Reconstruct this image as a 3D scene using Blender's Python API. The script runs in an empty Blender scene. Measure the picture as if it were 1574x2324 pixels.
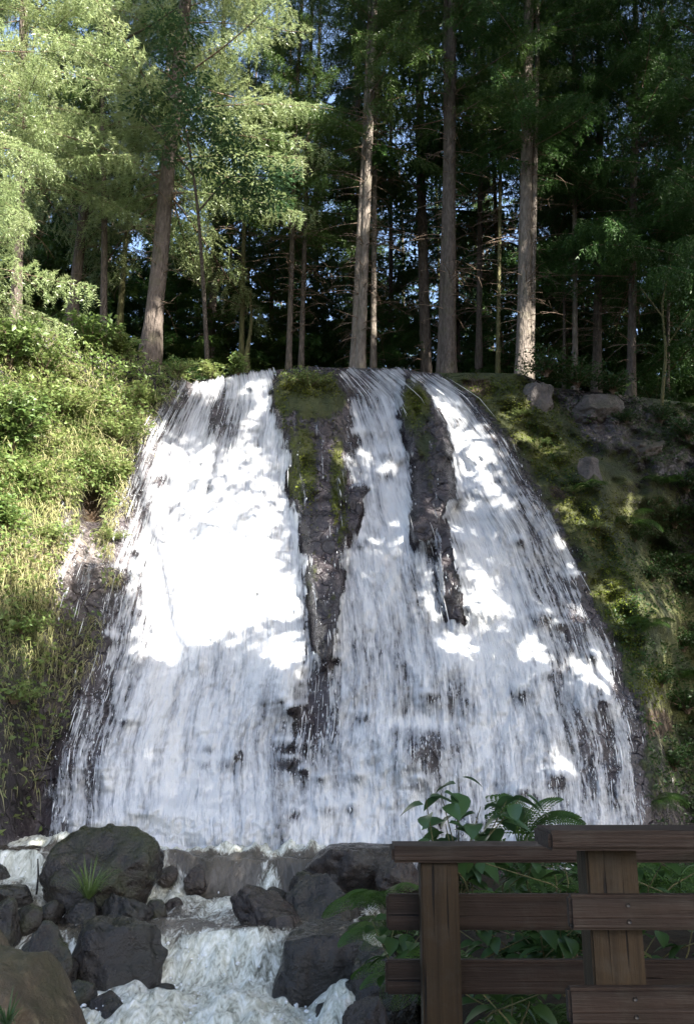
import bpy, bmesh, math, random
import numpy as np
from mathutils import Vector, Matrix, Quaternion

C = bpy.context.scene.collection
scene = bpy.context.scene
R = math.radians
RNG = np.random.default_rng(7)
random.seed(7)

# ------------------------------------------------------------------ camera, sky, sun, exposure
PITCH, FD, CX, CY = R(15.0), 2013.0, 787.0, 1162.0      # the photograph measured on a 1574 x 2324 grid
CAM = np.array([0.0, 0.0, 1.6])
cam_d = bpy.data.cameras.new('camera'); cam = bpy.data.objects.new('camera', cam_d); C.objects.link(cam)
cam.location = CAM; cam.rotation_euler = (R(90) + PITCH, 0, 0)
cam_d.sensor_fit = 'VERTICAL'; cam_d.angle_y = 2 * math.atan(CY / FD)
cam_d.clip_start = 0.05; cam_d.clip_end = 2000
scene.camera = cam

SUN = np.array([0.50, -0.56, 0.66]); SUN /= np.linalg.norm(SUN)      # direction towards the sun
W = bpy.data.worlds.new('World'); scene.world = W; W.use_nodes = True
wn = W.node_tree.nodes; wl = W.node_tree.links
sky = wn.new('ShaderNodeTexSky'); sky.sky_type = 'NISHITA'; sky.sun_disc = False
sky.sun_elevation = math.asin(SUN[2]); sky.sun_rotation = math.atan2(SUN[0], SUN[1])
sky.air_density = 1.0; sky.dust_density = 3.2; sky.ozone_density = 1.3
wn['Background'].inputs['Strength'].default_value = 0.105
wl.new(sky.outputs['Color'], wn['Background'].inputs['Color'])
sun_d = bpy.data.lights.new('sun', 'SUN'); sun_d.energy = 5.0; sun_d.angle = R(0.5); sun_d.color = (1.0, 0.94, 0.84)
sun_o = bpy.data.objects.new('sun', sun_d); C.objects.link(sun_o)
sun_o.rotation_euler = Vector(SUN).to_track_quat('Z', 'Y').to_euler(); sun_o.location = (0, 0, 60)
scene.view_settings.view_transform = 'Standard'; scene.view_settings.look = 'None'
scene.view_settings.exposure = 2.4; scene.view_settings.gamma = 1.0
scene.view_settings.use_curve_mapping = False
scene.render.engine = 'CYCLES'
cy = scene.cycles
cy.max_bounces = 8; cy.diffuse_bounces = 4; cy.glossy_bounces = 2; cy.transmission_bounces = 4; cy.transparent_max_bounces = 24
cy.use_adaptive_sampling = False; cy.sample_clamp_indirect = 4.0

# ------------------------------------------------------------------ helpers
def ray(px, py):
    xc = (np.asarray(px, float) - CX) / FD; yc = (CY - np.asarray(py, float)) / FD
    return np.stack([xc, math.cos(PITCH) - yc * math.sin(PITCH), math.sin(PITCH) + yc * math.cos(PITCH)], -1)
def at(px, py, Y):
    d = ray(px, py)
    return CAM + d * (np.asarray(Y, float) / d[..., 1])[..., None]
def mpp(px, py, Y):                                     # metres per grid pixel at that distance
    return float(Y / ray(px, py)[1] / FD)
def pix(P):
    v = np.asarray(P, float) - CAM
    dep = v[..., 1] * math.cos(PITCH) + v[..., 2] * math.sin(PITCH)
    up = -v[..., 1] * math.sin(PITCH) + v[..., 2] * math.cos(PITCH)
    dd = np.where(np.abs(dep) < 1e-6, 1e-6, dep)
    return CX + FD * v[..., 0] / dd, CY - FD * up / dd, dep

def _h(ix, iy, iz):
    n = (ix.astype(np.int64) * 374761393 + iy.astype(np.int64) * 668265263 + iz.astype(np.int64) * 1274126177) & 0x7fffffff
    n = ((n ^ (n >> 13)) * 1274126177) & 0x7fffffff
    n = ((n ^ (n >> 16)) * 668265263) & 0x7fffffff
    return ((n ^ (n >> 15)) & 0xffff) / 65535.0
def vnoise(x, y, z=0.0):
    x, y, z = np.broadcast_arrays(np.asarray(x, float), np.asarray(y, float), np.asarray(z, float))
    ix, iy, iz = np.floor(x), np.floor(y), np.floor(z)
    fx, fy, fz = x - ix, y - iy, z - iz
    fx, fy, fz = [f * f * f * (f * (f * 6 - 15) + 10) for f in (fx, fy, fz)]
    r = 0
    for a in (0, 1):
        for b in (0, 1):
            for c in (0, 1):
                r = r + _h(ix + a, iy + b, iz + c) * (fx if a else 1 - fx) * (fy if b else 1 - fy) * (fz if c else 1 - fz)
    return r * 2 - 1
def fbm(x, y, z=0.0, o=4):
    s = 0; a = 1.0; t = 0
    for i in range(o):
        s = s + a * vnoise(x * 2 ** i + 17.3 * i, y * 2 ** i - 9.1 * i, np.asarray(z) * 2 ** i + 4.7 * i); t += a; a *= 0.5
    return s / t
def sstep(a, b, x):
    t = np.clip((np.asarray(x, float) - a) / (b - a), 0, 1); return t * t * (3 - 2 * t)
def ip(x, *pts):
    return np.interp(x, [p[0] for p in pts], [p[1] for p in pts])

def mesh_data(name, V, F, mat=None, smooth=True, attrs=None, uv=None):
    me = bpy.data.meshes.new(name)
    V = np.asarray(V, np.float32).reshape(-1, 3)
    F = [np.asarray(f, np.int32) for f in (F if isinstance(F, list) else [F]) if len(f)]
    me.vertices.add(len(V)); me.vertices.foreach_set('co', V.ravel())
    nl = sum(f.size for f in F); nf = sum(len(f) for f in F)
    me.loops.add(nl); me.polygons.add(nf)
    li = np.concatenate([f.ravel() for f in F])
    tot = np.concatenate([np.full(len(f), f.shape[1], np.int32) for f in F])
    st = np.concatenate([[0], np.cumsum(tot)[:-1]]).astype(np.int32)
    me.loops.foreach_set('vertex_index', li)
    me.polygons.foreach_set('loop_start', st); me.polygons.foreach_set('loop_total', tot)
    me.polygons.foreach_set('use_smooth', np.full(nf, smooth, bool))
    if attrs:
        for k, v in attrs.items():
            a = me.attributes.new(k, 'FLOAT', 'POINT'); a.data.foreach_set('value', np.asarray(v, np.float32).ravel())
    if uv is not None:
        l = me.uv_layers.new(name='UVMap'); l.data.foreach_set('uv', np.asarray(uv, np.float32)[li].ravel())
    me.update(calc_edges=True); me.validate()
    if mat is not None: me.materials.append(mat)
    return me
def link(name, data, parent=None, loc=None):
    o = bpy.data.objects.new(name, data); C.objects.link(o)
    if parent is not None: o.parent = parent
    if loc is not None: o.location = loc
    return o
def tag(o, label=None, cat=None, group=None, kind=None):
    if label: o['label'] = label
    if cat: o['category'] = cat
    if group: o['group'] = group
    if kind: o['kind'] = kind
    return o
def empty(name, loc, rot=(0, 0, 0), scale=1.0):
    o = link(name, None, None, loc); o.rotation_euler = rot
    o.scale = (scale,) * 3 if np.isscalar(scale) else scale
    o.empty_display_size = 0.2
    return o
def copy_tree(o, parent=None):
    c = o.copy(); C.objects.link(c)
    if parent is not None: c.parent = parent
    for ch in list(o.children): copy_tree(ch, c)
    return c

class Geo:
    def __init__(s): s.v = []; s.t = []; s.q = []; s.n = 0
    def add(s, V, F):
        V = np.asarray(V, float).reshape(-1, 3); F = np.asarray(F, np.int64)
        (s.q if F.shape[1] == 4 else s.t).append(F + s.n); s.v.append(V); s.n += len(V)
    def arr(s):
        return (np.concatenate(s.v), np.concatenate(s.t) if s.t else np.zeros((0, 3), int), np.concatenate(s.q) if s.q else np.zeros((0, 4), int))
    def data(s, name, mat, smooth=True):
        V, T, Q = s.arr(); return mesh_data(name, V, [T, Q], mat, smooth)

def tube(P, rad, n=6, cap=True):
    P = np.asarray(P, float); k = len(P); rad = np.broadcast_to(np.asarray(rad, float), (k,))
    T = np.gradient(P, axis=0); T /= np.linalg.norm(T, axis=1)[:, None] + 1e-9
    ref = np.array([0, 0, 1.0]) if abs(T[0][2]) < 0.8 else np.array([0, 1.0, 0])
    A = np.cross(T, ref); A /= np.linalg.norm(A, axis=1)[:, None] + 1e-9
    B = np.cross(T, A)
    th = np.linspace(0, 2 * np.pi, n, endpoint=False)
    V = P[:, None, :] + rad[:, None, None] * (np.cos(th)[None, :, None] * A[:, None, :] + np.sin(th)[None, :, None] * B[:, None, :])
    i = np.arange(k - 1)[:, None] * n; j = np.arange(n)[None, :]; j2 = (j + 1) % n
    F = np.stack([i + j, i + j2, i + n + j2, i + n + j], -1).reshape(-1, 4)
    return V.reshape(-1, 3), F
def grid_faces(nr, nc):
    i = np.arange(nr - 1)[:, None] * nc; j = np.arange(nc - 1)[None, :]
    return np.stack([i + j, i + j + 1, i + nc + j + 1, i + nc + j], -1).reshape(-1, 4)
def rotz(a):
    c, s = math.cos(a), math.sin(a); return np.array([[c, -s, 0], [s, c, 0], [0, 0, 1.0]])
def roty(a):
    c, s = math.cos(a), math.sin(a); return np.array([[c, 0, s], [0, 1, 0], [-s, 0, c]])
def rotx(a):
    c, s = math.cos(a), math.sin(a); return np.array([[1, 0, 0], [0, c, -s], [0, s, c]])

# ------------------------------------------------------------------ materials
class NT:
    def __init__(s, name):
        s.m = bpy.data.materials.new(name); s.m.use_nodes = True; s.t = s.m.node_tree; s.t.nodes.clear()
        s.out = s.t.nodes.new('ShaderNodeOutputMaterial')
    def n(s, typ, **kw):
        o = s.t.nodes.new('ShaderNode' + typ)
        for k, v in kw.items():
            if k.startswith('i_'): o.inputs[int(k[2:])].default_value = v
            else: setattr(o, k, v)
        return o
    def l(s, a, b): s.t.links.new(a, b)
    def noise(s, vec, scale, detail=4, rough=0.55, dist=0.0):
        o = s.n('TexNoise'); o.inputs['Scale'].default_value = scale; o.inputs['Detail'].default_value = detail
        o.inputs['Roughness'].default_value = rough; o.inputs['Distortion'].default_value = dist
        if vec is not None: s.l(vec, o.inputs['Vector'])
        return o.outputs['Fac']
    def ramp(s, fac, *st):
        o = s.n('ValToRGB'); e = o.color_ramp.elements
        while len(e) < len(st): e.new(0.5)
        for el, (p, c) in zip(e, st):
            el.position = p; el.color = (c, c, c, 1) if np.isscalar(c) else (*c, 1)
        s.l(fac, o.inputs[0]); return o.outputs[0]
    def mix(s, f, a, b):
        o = s.n('Mix', data_type='RGBA')
        for k, v in ((0, f), (6, a), (7, b)):
            if isinstance(v, bpy.types.NodeSocket): s.l(v, o.inputs[k])
            else: o.inputs[k].default_value = v if k == 0 else (*v, 1)
        return o.outputs[2]
    def math(s, op, a, b=None, clamp=False):
        o = s.n('Math', operation=op, use_clamp=clamp)
        for k, v in ((0, a), (1, b)):
            if v is None: continue
            if isinstance(v, bpy.types.NodeSocket): s.l(v, o.inputs[k])
            else: o.inputs[k].default_value = v
        return o.outputs[0]
    def mapping(s, vec, scale):
        o = s.n('Mapping'); o.inputs['Scale'].default_value = scale; s.l(vec, o.inputs['Vector']); return o.outputs[0]
    def attr(s, name):
        return s.n('Attribute', attribute_name=name).outputs['Fac']
    def bump(s, h, strength, dist):
        o = s.n('Bump'); o.inputs['Strength'].default_value = strength; o.inputs['Distance'].default_value = dist
        s.l(h, o.inputs['Height']); return o.outputs[0]
    def bsdf(s, col, rough=0.6, spec=0.5, nrm=None):
        o = s.n('BsdfPrincipled')
        if isinstance(col, bpy.types.NodeSocket): s.l(col, o.inputs['Base Color'])
        else: o.inputs['Base Color'].default_value = (*col, 1)
        if isinstance(rough, bpy.types.NodeSocket): s.l(rough, o.inputs['Roughness'])
        else: o.inputs['Roughness'].default_value = rough
        o.inputs['Specular IOR Level'].default_value = spec
        if nrm is not None: s.l(nrm, o.inputs['Normal'])
        return o.outputs[0]
    def mixsh(s, f, a, b):
        o = s.n('MixShader')
        if isinstance(f, bpy.types.NodeSocket): s.l(f, o.inputs[0])
        else: o.inputs[0].default_value = f
        s.l(a, o.inputs[1]); s.l(b, o.inputs[2]); return o.outputs[0]
    def done(s, sh): s.l(sh, s.out.inputs['Surface']); return s.m
    def obj(s): return s.n('TexCoord').outputs['Object']
    def pos(s): return s.n('NewGeometry').outputs['Position']

def leaf_mat(name, c1, c2, c3, tr=0.35, rough=0.45, spec=0.35):
    s = NT(name)
    isl = s.n('NewGeometry').outputs['Random Per Island']
    big = s.noise(s.pos(), 0.9, 3)
    col = s.mix(s.ramp(isl, (0.0, 0.0), (1.0, 1.0)), c1, c2)
    col = s.mix(s.ramp(big, (0.40, 0.0), (0.68, 0.75)), col, c3)
    d = s.bsdf(col, rough, spec)
    t = s.n('BsdfTranslucent')
    tc = s.mix(0.5, col, tuple(min(1, x * 1.5) for x in c3)); s.l(tc, t.inputs[0])
    return s.done(s.mixsh(tr, d, t.outputs[0]))

M = {}
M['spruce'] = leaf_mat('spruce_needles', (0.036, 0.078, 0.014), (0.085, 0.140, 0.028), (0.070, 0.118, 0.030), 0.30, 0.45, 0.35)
M['spruce_sun_tone'] = leaf_mat('spruce_needles_sun_tone', (0.14, 0.21, 0.075), (0.27, 0.345, 0.15), (0.265, 0.30, 0.145), 0.38, 0.4, 0.5)  # sunlight on the left boughs is put into the needle colour
M['spruce_shade_tone'] = leaf_mat('spruce_needles_shade_tone', (0.022, 0.062, 0.013), (0.058, 0.118, 0.025), (0.044, 0.100, 0.025), 0.25, 0.5, 0.25)  # darkened needle copy; forest shade is put into the colour
M['beech'] = leaf_mat('beech_leaves', (0.032, 0.078, 0.028), (0.060, 0.120, 0.042), (0.05, 0.10, 0.045), 0.3, 0.32, 0.6)
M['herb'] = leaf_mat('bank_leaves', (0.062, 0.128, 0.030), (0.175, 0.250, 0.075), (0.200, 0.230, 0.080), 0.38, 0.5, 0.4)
M['herb_dark'] = leaf_mat('undergrowth_leaves_shade_tone', (0.022, 0.052, 0.014), (0.045, 0.090, 0.022), (0.035, 0.075, 0.02), 0.35, 0.45, 0.4)  # darkened leaf copy; shade over the undergrowth is put into the colour
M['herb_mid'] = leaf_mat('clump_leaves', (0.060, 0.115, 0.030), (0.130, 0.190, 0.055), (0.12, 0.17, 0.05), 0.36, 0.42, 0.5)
M['fern'] = leaf_mat('fern_fronds', (0.030, 0.068, 0.012), (0.060, 0.115, 0.022), (0.05, 0.10, 0.02), 0.4, 0.5, 0.3)
M['sapling'] = leaf_mat('sapling_leaves', (0.028, 0.072, 0.028), (0.058, 0.110, 0.042), (0.052, 0.105, 0.042), 0.3, 0.32, 0.6)
M['grass'] = leaf_mat('grass_blades', (0.15, 0.18, 0.055), (0.38, 0.38, 0.19), (0.40, 0.36, 0.22), 0.4, 0.5, 0.3)
M['moss'] = leaf_mat('moss_tufts', (0.070, 0.105, 0.015), (0.120, 0.150, 0.025), (0.14, 0.14, 0.03), 0.2, 0.8, 0.1)

def bark_mat(name, c1, c2, moss=0.3):
    s = NT(name); v = s.mapping(s.obj(), (1, 1, 0.28)); n1 = s.noise(v, 16, 6, 0.7); n2 = s.noise(s.obj(), 2.2, 4)
    vor = s.n('TexVoronoi'); vor.inputs['Scale'].default_value = 22; s.l(v, vor.inputs['Vector'])
    col = s.mix(s.ramp(n1, (0.3, 0.0), (0.7, 1.0)), c1, c2)
    col = s.mix(s.ramp(n2, (0.52, 0.0), (0.72, moss)), col, (0.085, 0.10, 0.03))
    h = s.math('ADD', n1, s.math('MULTIPLY', vor.outputs['Distance'], 0.8))
    return s.done(s.bsdf(col, 0.85, 0.2, s.bump(h, 0.9, 0.04)))
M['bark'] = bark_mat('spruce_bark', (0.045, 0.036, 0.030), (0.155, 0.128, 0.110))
M['bark_sun_tone'] = bark_mat('sun_tone_bark', (0.085, 0.070, 0.058), (0.25, 0.215, 0.185))  # lightened bark copy for trunks in sun; the light is in the colour
M['bark_moss'] = bark_mat('mossy_bark', (0.07, 0.065, 0.035), (0.16, 0.15, 0.07), 0.9)
M['twig'] = bark_mat('dead_twig', (0.13, 0.09, 0.065), (0.27, 0.20, 0.15), 0.1)

def rock_mat(name, c1, c2, moss=0.0, rough=0.45, lichen=0.0, spec=0.35):
    s = NT(name); p = s.obj(); n1 = s.noise(p, 3.0, 8, 0.62); n2 = s.noise(p, 11, 6, 0.65); n3 = s.noise(p, 1.3, 4)
    vor = s.n('TexVoronoi', feature='DISTANCE_TO_EDGE'); vor.inputs['Scale'].default_value = 2.3
    s.l(s.n('NewGeometry').outputs['Position'], vor.inputs['Vector'])
    col = s.mix(s.ramp(n1, (0.32, 0.0), (0.7, 1.0)), c1, c2)
    col = s.mix(s.ramp(n2, (0.56, 0.0), (0.75, 0.5)), col, tuple(x * 1.7 for x in c2))
    up = s.n('SeparateXYZ'); s.l(s.n('NewGeometry').outputs['Normal'], up.inputs[0])
    if lichen: col = s.mix(s.ramp(s.noise(p, 6.0, 5, 0.7), (0.58, 0.0), (0.66, lichen)), col, (0.16, 0.135, 0.085))
    if moss:
        f = s.math('MULTIPLY', s.ramp(s.math('ADD', n3, s.math('MULTIPLY', up.outputs[2], 0.22)), (0.52, 0.0), (0.72, 1.0)), moss)
        col = s.mix(f, col, (0.026, 0.032, 0.008))
    h = s.math('ADD', n1, s.math('MULTIPLY', n2, 0.35))
    rg = s.ramp(n2, (0.3, max(0.0, rough - 0.25)), (0.7, rough + 0.1))
    return s.done(s.bsdf(col, rg, spec, s.bump(h, 1.0, 0.10)))
M['rock'] = rock_mat('dark_wet_rock', (0.006, 0.005, 0.0045), (0.019, 0.0155, 0.013), 0.25, 0.27, 0, 0.5)
M['rock_moss'] = rock_mat('mossy_rock', (0.010, 0.008, 0.007), (0.028, 0.022, 0.017), 0.75, 0.36, 0.1, 0.45)
M['rock_tan'] = rock_mat('tan_rock', (0.045, 0.034, 0.022), (0.115, 0.088, 0.058), 0.55, 0.7, 0.7)
M['rock_purple'] = rock_mat('purple_rock', (0.014, 0.010, 0.009), (0.044, 0.033, 0.028), 0.2, 0.3, 0.12, 0.5)

def cliff_mat():
    s = NT('cliff_rock'); p = s.pos(); n1 = s.noise(p, 1.6, 8, 0.65); n2 = s.noise(p, 9, 6, 0.65); n3 = s.noise(p, 0.7, 5, 0.6)
    n4 = s.noise(p, 30, 3, 0.6)
    col = s.mix(s.ramp(n1, (0.35, 0.0), (0.68, 1.0)), (0.013, 0.011, 0.013), (0.062, 0.052, 0.060))
    col = s.mix(s.ramp(n2, (0.52, 0.0), (0.75, 0.6)), col, (0.13, 0.108, 0.112))
    vor = s.n('TexVoronoi', feature='DISTANCE_TO_EDGE'); vor.inputs['Scale'].default_value = 1.9
    wv = s.n('VectorMath', operation='MULTIPLY_ADD'); nz = s.n('TexNoise'); nz.inputs['Scale'].default_value = 1.7; s.l(p, nz.inputs['Vector']); s.l(nz.outputs['Color'], wv.inputs[0]); wv.inputs[1].default_value = (0.9, 0.9, 0.9); s.l(p, wv.inputs[2]); s.l(wv.outputs[0], vor.inputs['Vector'])
    crack = s.ramp(vor.outputs['Distance'], (0.0, 0.0), (0.05, 1.0))
    col = s.mix(s.math('MULTIPLY', s.attr('stone'), s.ramp(n2, (0.38, 0.0), (0.62, 1.0))), col, (0.27, 0.23, 0.21))
    ms = s.ramp(s.math('ADD', s.attr('moss'), s.math('MULTIPLY', s.math('SUBTRACT', n2, 0.5), 1.3)), (0.42, 0.0), (0.58, 1.0))
    mc = s.mix(s.ramp(n3, (0.42, 0.0), (0.6, 1.0)), (0.022, 0.034, 0.008), (0.090, 0.095, 0.022))
    mc = s.mix(s.ramp(n4, (0.3, 0.0), (0.7, 0.55)), mc, (0.020, 0.030, 0.008))
    col = s.mix(ms, col, mc)
    so = s.ramp(s.math('ADD', s.attr('soil'), s.math('MULTIPLY', s.math('SUBTRACT', n1, 0.5), 0.8)), (0.45, 0.0), (0.62, 1.0))
    sc = s.mix(s.ramp(n2, (0.35, 0.0), (0.65, 1.0)), (0.016, 0.010, 0.006), (0.065, 0.040, 0.020))
    col = s.mix(so, col, sc)
    n1 = s.math('ADD', n1, s.math('MULTIPLY', crack, 0.35))
    h = s.math('ADD', s.math('ADD', n1, s.math('MULTIPLY', n2, 0.45)), s.math('MULTIPLY', s.math('MULTIPLY', n4, ms), 0.5))
    rg = s.math('ADD', 0.24, s.math('MULTIPLY', ms, 0.5), True)
    return s.done(s.bsdf(col, rg, 0.5, s.bump(h, 0.8, 0.12)))
M['cliff'] = cliff_mat()

def soil_mat():
    s = NT('forest_floor'); p = s.pos(); n1 = s.noise(p, 0.8, 6, 0.6); n2 = s.noise(p, 14, 6, 0.7)
    col = s.mix(s.ramp(n2, (0.35, 0.0), (0.65, 1.0)), (0.028, 0.019, 0.010), (0.115, 0.075, 0.042))
    col = s.mix(s.ramp(n1, (0.5, 0.0), (0.65, 0.8)), col, (0.035, 0.052, 0.014))
    return s.done(s.bsdf(col, 0.9, 0.15, s.bump(n2, 0.8, 0.05)))
M['soil'] = soil_mat()

_s = NT('shade_tone_earth'); _n = _s.noise(_s.pos(), 9, 6, 0.7)  # darker than the forest floor; shade on the banks is put into the colour
M['earth'] = _s.done(_s.bsdf(_s.mix(_s.ramp(_n, (0.35, 0.0), (0.65, 1.0)), (0.006, 0.005, 0.003), (0.030, 0.022, 0.012)), 0.9, 0.15, _s.bump(_n, 0.8, 0.05)))
def fall_mat():
    s = NT('falling_white_water')
    uv = s.n('UVMap').outputs[0]; cov = s.attr('cov')
    warp = s.n('TexNoise'); warp.inputs['Scale'].default_value = 0.9; warp.inputs['Detail'].default_value = 3; s.l(uv, warp.inputs['Vector'])
    ad = s.n('VectorMath', operation='MULTIPLY_ADD'); s.l(warp.outputs['Color'], ad.inputs[0]); ad.inputs[1].default_value = (0.16, 0.7, 0); s.l(uv, ad.inputs[2])
    w = ad.outputs[0]
    a = s.noise(s.mapping(w, (5.0, 0.36, 1)), 1.0, 5, 0.60)
    b = s.noise(s.mapping(w, (20, 2.4, 1)), 1.0, 4, 0.65)
    c = s.noise(s.mapping(w, (15, 6.0, 1)), 1.0, 3, 0.6)
    d = s.noise(s.mapping(w, (1.8, 0.22, 1)), 1.0, 2, 0.5)
    mixn = s.math('ADD', s.math('ADD', s.math('MULTIPLY', a, 0.40), s.math('MULTIPLY', b, 0.28)), s.math('ADD', s.math('MULTIPLY', c, 0.17), s.math('MULTIPLY', d, 0.15)))
    x = s.math('ADD', s.math('MULTIPLY', s.math('SUBTRACT', mixn, 0.5), 2.7), s.math('ADD', 0.5, s.math('MULTIPLY', s.math('SUBTRACT', cov, 0.66), 1.0)))
    al = s.ramp(x, (0.24, 0.0), (0.45, 0.62), (0.70, 1.0))
    al = s.math('MULTIPLY', al, s.ramp(cov, (0.02, 0.0), (0.14, 1.0)))
    e = s.noise(s.mapping(w, (42, 3.0, 1)), 1.0, 3, 0.6)
    h = s.math('ADD', s.math('MULTIPLY', b, 0.7), s.math('ADD', s.math('MULTIPLY', a, 0.5), s.math('MULTIPLY', e, 0.3)))
    nb = s.bump(h, 1.0, 0.14)
    th = s.math('ADD', s.math('ADD', s.math('MULTIPLY', a, 0.42), s.math('MULTIPLY', b, 0.33)), s.math('MULTIPLY', e, 0.25))
    th = s.math('ADD', s.math('MULTIPLY', s.math('SUBTRACT', th, 0.5), 2.6), s.math('ADD', 0.5, s.math('MULTIPLY', s.math('SUBTRACT', cov, 0.62), 0.6)))
    wc = s.ramp(th, (0.15, (0.42, 0.46, 0.54)), (0.48, (0.72, 0.75, 0.81)), (0.75, (0.90, 0.92, 0.95)))
    body = s.bsdf(wc, 0.35, 0.4, nb)
    t = s.n('BsdfTranslucent'); t.inputs[0].default_value = (0.78, 0.82, 0.86, 1)
    sh = s.mixsh(0.18, body, t.outputs[0])
    tp = s.n('BsdfTransparent')
    return s.done(s.mixsh(al, tp.outputs[0], sh))
M['fall'] = fall_mat()

def drops_mat():
    s = NT('white_water_strands')
    d = s.bsdf((0.84, 0.86, 0.89), 0.3, 0.5); t = s.n('BsdfTranslucent'); t.inputs[0].default_value = (0.8, 0.83, 0.87, 1)
    return s.done(s.mixsh(0.3, d, t.outputs[0]))
M['drops'] = drops_mat()

def stream_mat():
    s = NT('stream_water'); p = s.pos()
    uv = s.n('UVMap').outputs[0]; foam = s.attr('foam')
    a = s.noise(s.mapping(uv, (7, 2.6, 1)), 1.0, 6, 0.66, 0.15); b = s.noise(s.mapping(uv, (28, 11, 1)), 1.0, 4, 0.6, 0.1)
    c = s.noise(s.mapping(uv, (2.2, 1.0, 1)), 1.0, 3)
    x = s.math('ADD', s.math('ADD', s.math('MULTIPLY', a, 0.5), s.math('MULTIPLY', b, 0.28)), s.math('MULTIPLY', c, 0.22))
    x = s.math('ADD', s.math('MULTIPLY', s.math('SUBTRACT', x, 0.5), 1.8), 0.5)
    x = s.math('ADD', x, s.math('MULTIPLY', s.math('SUBTRACT', foam, 0.5), 0.55))
    f = s.ramp(x, (0.42, 0.0), (0.56, 0.55), (0.74, 1.0))
    h = s.math('ADD', a, s.math('MULTIPLY', b, 0.6)); nb = s.bump(h, 0.8, 0.05)
    wc = s.mix(s.ramp(c, (0.35, 0.0), (0.65, 1.0)), (0.030, 0.026, 0.018), (0.085, 0.070, 0.052))
    st = s.noise(s.mapping(uv, (5, 1.0, 1)), 1.0, 6, 0.7, 0.4)
    wc = s.mix(s.ramp(st, (0.45, 0.0), (0.72, 0.8)), wc, (0.17, 0.15, 0.125))
    water = s.bsdf(wc, 0.10, 0.6, nb)
    fm = s.bsdf(s.ramp(s.math('ADD', s.math('MULTIPLY', a, 0.55), s.math('MULTIPLY', b, 0.45)), (0.36, (0.24, 0.25, 0.19)), (0.50, (0.55, 0.56, 0.48)), (0.64, (0.82, 0.84, 0.81))), 0.4, 0.4, s.bump(h, 0.6, 0.05))
    return s.done(s.mixsh(f, water, fm))
M['stream'] = stream_mat()

def wood_mat(name, axis, c1, c2):
    s = NT(name); sc = [34, 34, 34]; sc[axis] = 1.1
    v = s.mapping(s.obj(), tuple(sc)); n1 = s.noise(v, 1.0, 6, 0.65, 0.5); n2 = s.noise(s.obj(), 2.4, 4)
    n3 = s.noise(s.obj(), 40, 3); sp = [55, 55, 55]; sp[axis] = 1.6; n4 = s.noise(s.mapping(s.obj(), tuple(sp)), 1.0, 2, 0.5, 0.3)
    split = s.ramp(n4, (0.30, 1.0), (0.36, 0.0)); blot = s.noise(s.obj(), 7, 5, 0.7)
    col = s.mix(s.ramp(n1, (0.32, 0.0), (0.68, 1.0)), c1, c2)
    col = s.mix(s.ramp(n2, (0.48, 0.0), (0.72, 0.55)), col, (0.016, 0.017, 0.009))
    col = s.mix(s.ramp(blot, (0.50, 0.0), (0.75, 0.45)), col, (0.050, 0.045, 0.036))
    col = s.mix(split, col, (0.003, 0.002, 0.002))
    h = s.math('SUBTRACT', s.math('ADD', n1, s.math('MULTIPLY', n3, 0.25)), s.math('MULTIPLY', split, 0.8))
    return s.done(s.bsdf(col, s.ramp(n2, (0.3, 0.5), (0.7, 0.75)), 0.22, s.bump(h, 0.7, 0.008)))
M['rail'] = wood_mat('rail_wood', 0, (0.012, 0.0066, 0.0046), (0.033, 0.0200, 0.0140))
M['post'] = wood_mat('post_wood', 2, (0.017, 0.0100, 0.0042), (0.038, 0.0235, 0.0105))
_s = NT('screw_metal'); M['screw'] = _s.done(_s.bsdf((0.025, 0.022, 0.020), 0.5, 0.5))

# ------------------------------------------------------------------ cliff shape
def lip(px):
    return ip(px, (-700, 640), (-200, 690), (0, 725), (150, 752), (300, 800), (400, 848), (430, 868), (520, 850), (640, 838), (700, 832), (770, 835),
              (900, 836), (970, 846), (1100, 846), (1180, 848), (1260, 880), (1400, 895), (1574, 915), (2300, 940))
def edgeL(py): return ip(py, (830, 440), (872, 432), (1000, 372), (1150, 320), (1300, 268), (1500, 222), (1700, 158), (1900, 140), (2000, 138))
def edgeR(py): return ip(py, (830, 940), (850, 985), (900, 1062), (1000, 1140), (1100, 1196), (1200, 1258), (1350, 1330), (1500, 1392), (1700, 1440), (1880, 1462), (2000, 1465))
def silR(py): return ip(py, (830, 1300), (1000, 1330), (1200, 1370), (1400, 1470), (1600, 1440), (1880, 1478), (2000, 1480))
BASE = 1966.0
def strip(px, py, pts):
    """1 inside a strip given as (py, centre px, half width), falling off outside"""
    ys = [p[0] for p in pts]; c = np.interp(py, ys, [p[1] for p in pts]); h = np.interp(py, ys, [p[2] for p in pts])
    u = np.abs(px - c) / np.maximum(h, 1)
    v = sstep(ys[0] - 22, ys[0] + 12, py) * (1 - sstep(ys[-1] - 25, ys[-1] + 25, py))
    return u, v
RIDGES = [
    ([(840, 702, 74), (900, 704, 84), (1000, 718, 72), (1100, 724, 66), (1200, 734, 52), (1350, 738, 36), (1460, 734, 22), (1510, 732, 12)], 0.42),
    ([(872, 935, 26), (920, 945, 42), (980, 968, 50), (1060, 985, 48), (1130, 985, 50), (1180, 962, 36), (1235, 955, 18)], 0.50),
    ([(1195, 1005, 16), (1260, 1014, 24), (1350, 1024, 22), (1420, 1038, 12)], 0.14),
    ([(1108, 812, 16), (1150, 805, 18), (1210, 788, 18)], 0.2),
]
_r = np.random.default_rng(5)
LEDGES = [(float(x), float(y), float(w)) for x, y, w in zip(_r.uniform(180, 1430, 75), _r.uniform(870, 1900, 75), _r.uniform(12, 34, 75))]
def gauss(px, py, cx, cy, rx, ry): return np.exp(-(((px - cx) / rx) ** 2 + ((py - cy) / ry) ** 2))
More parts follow.
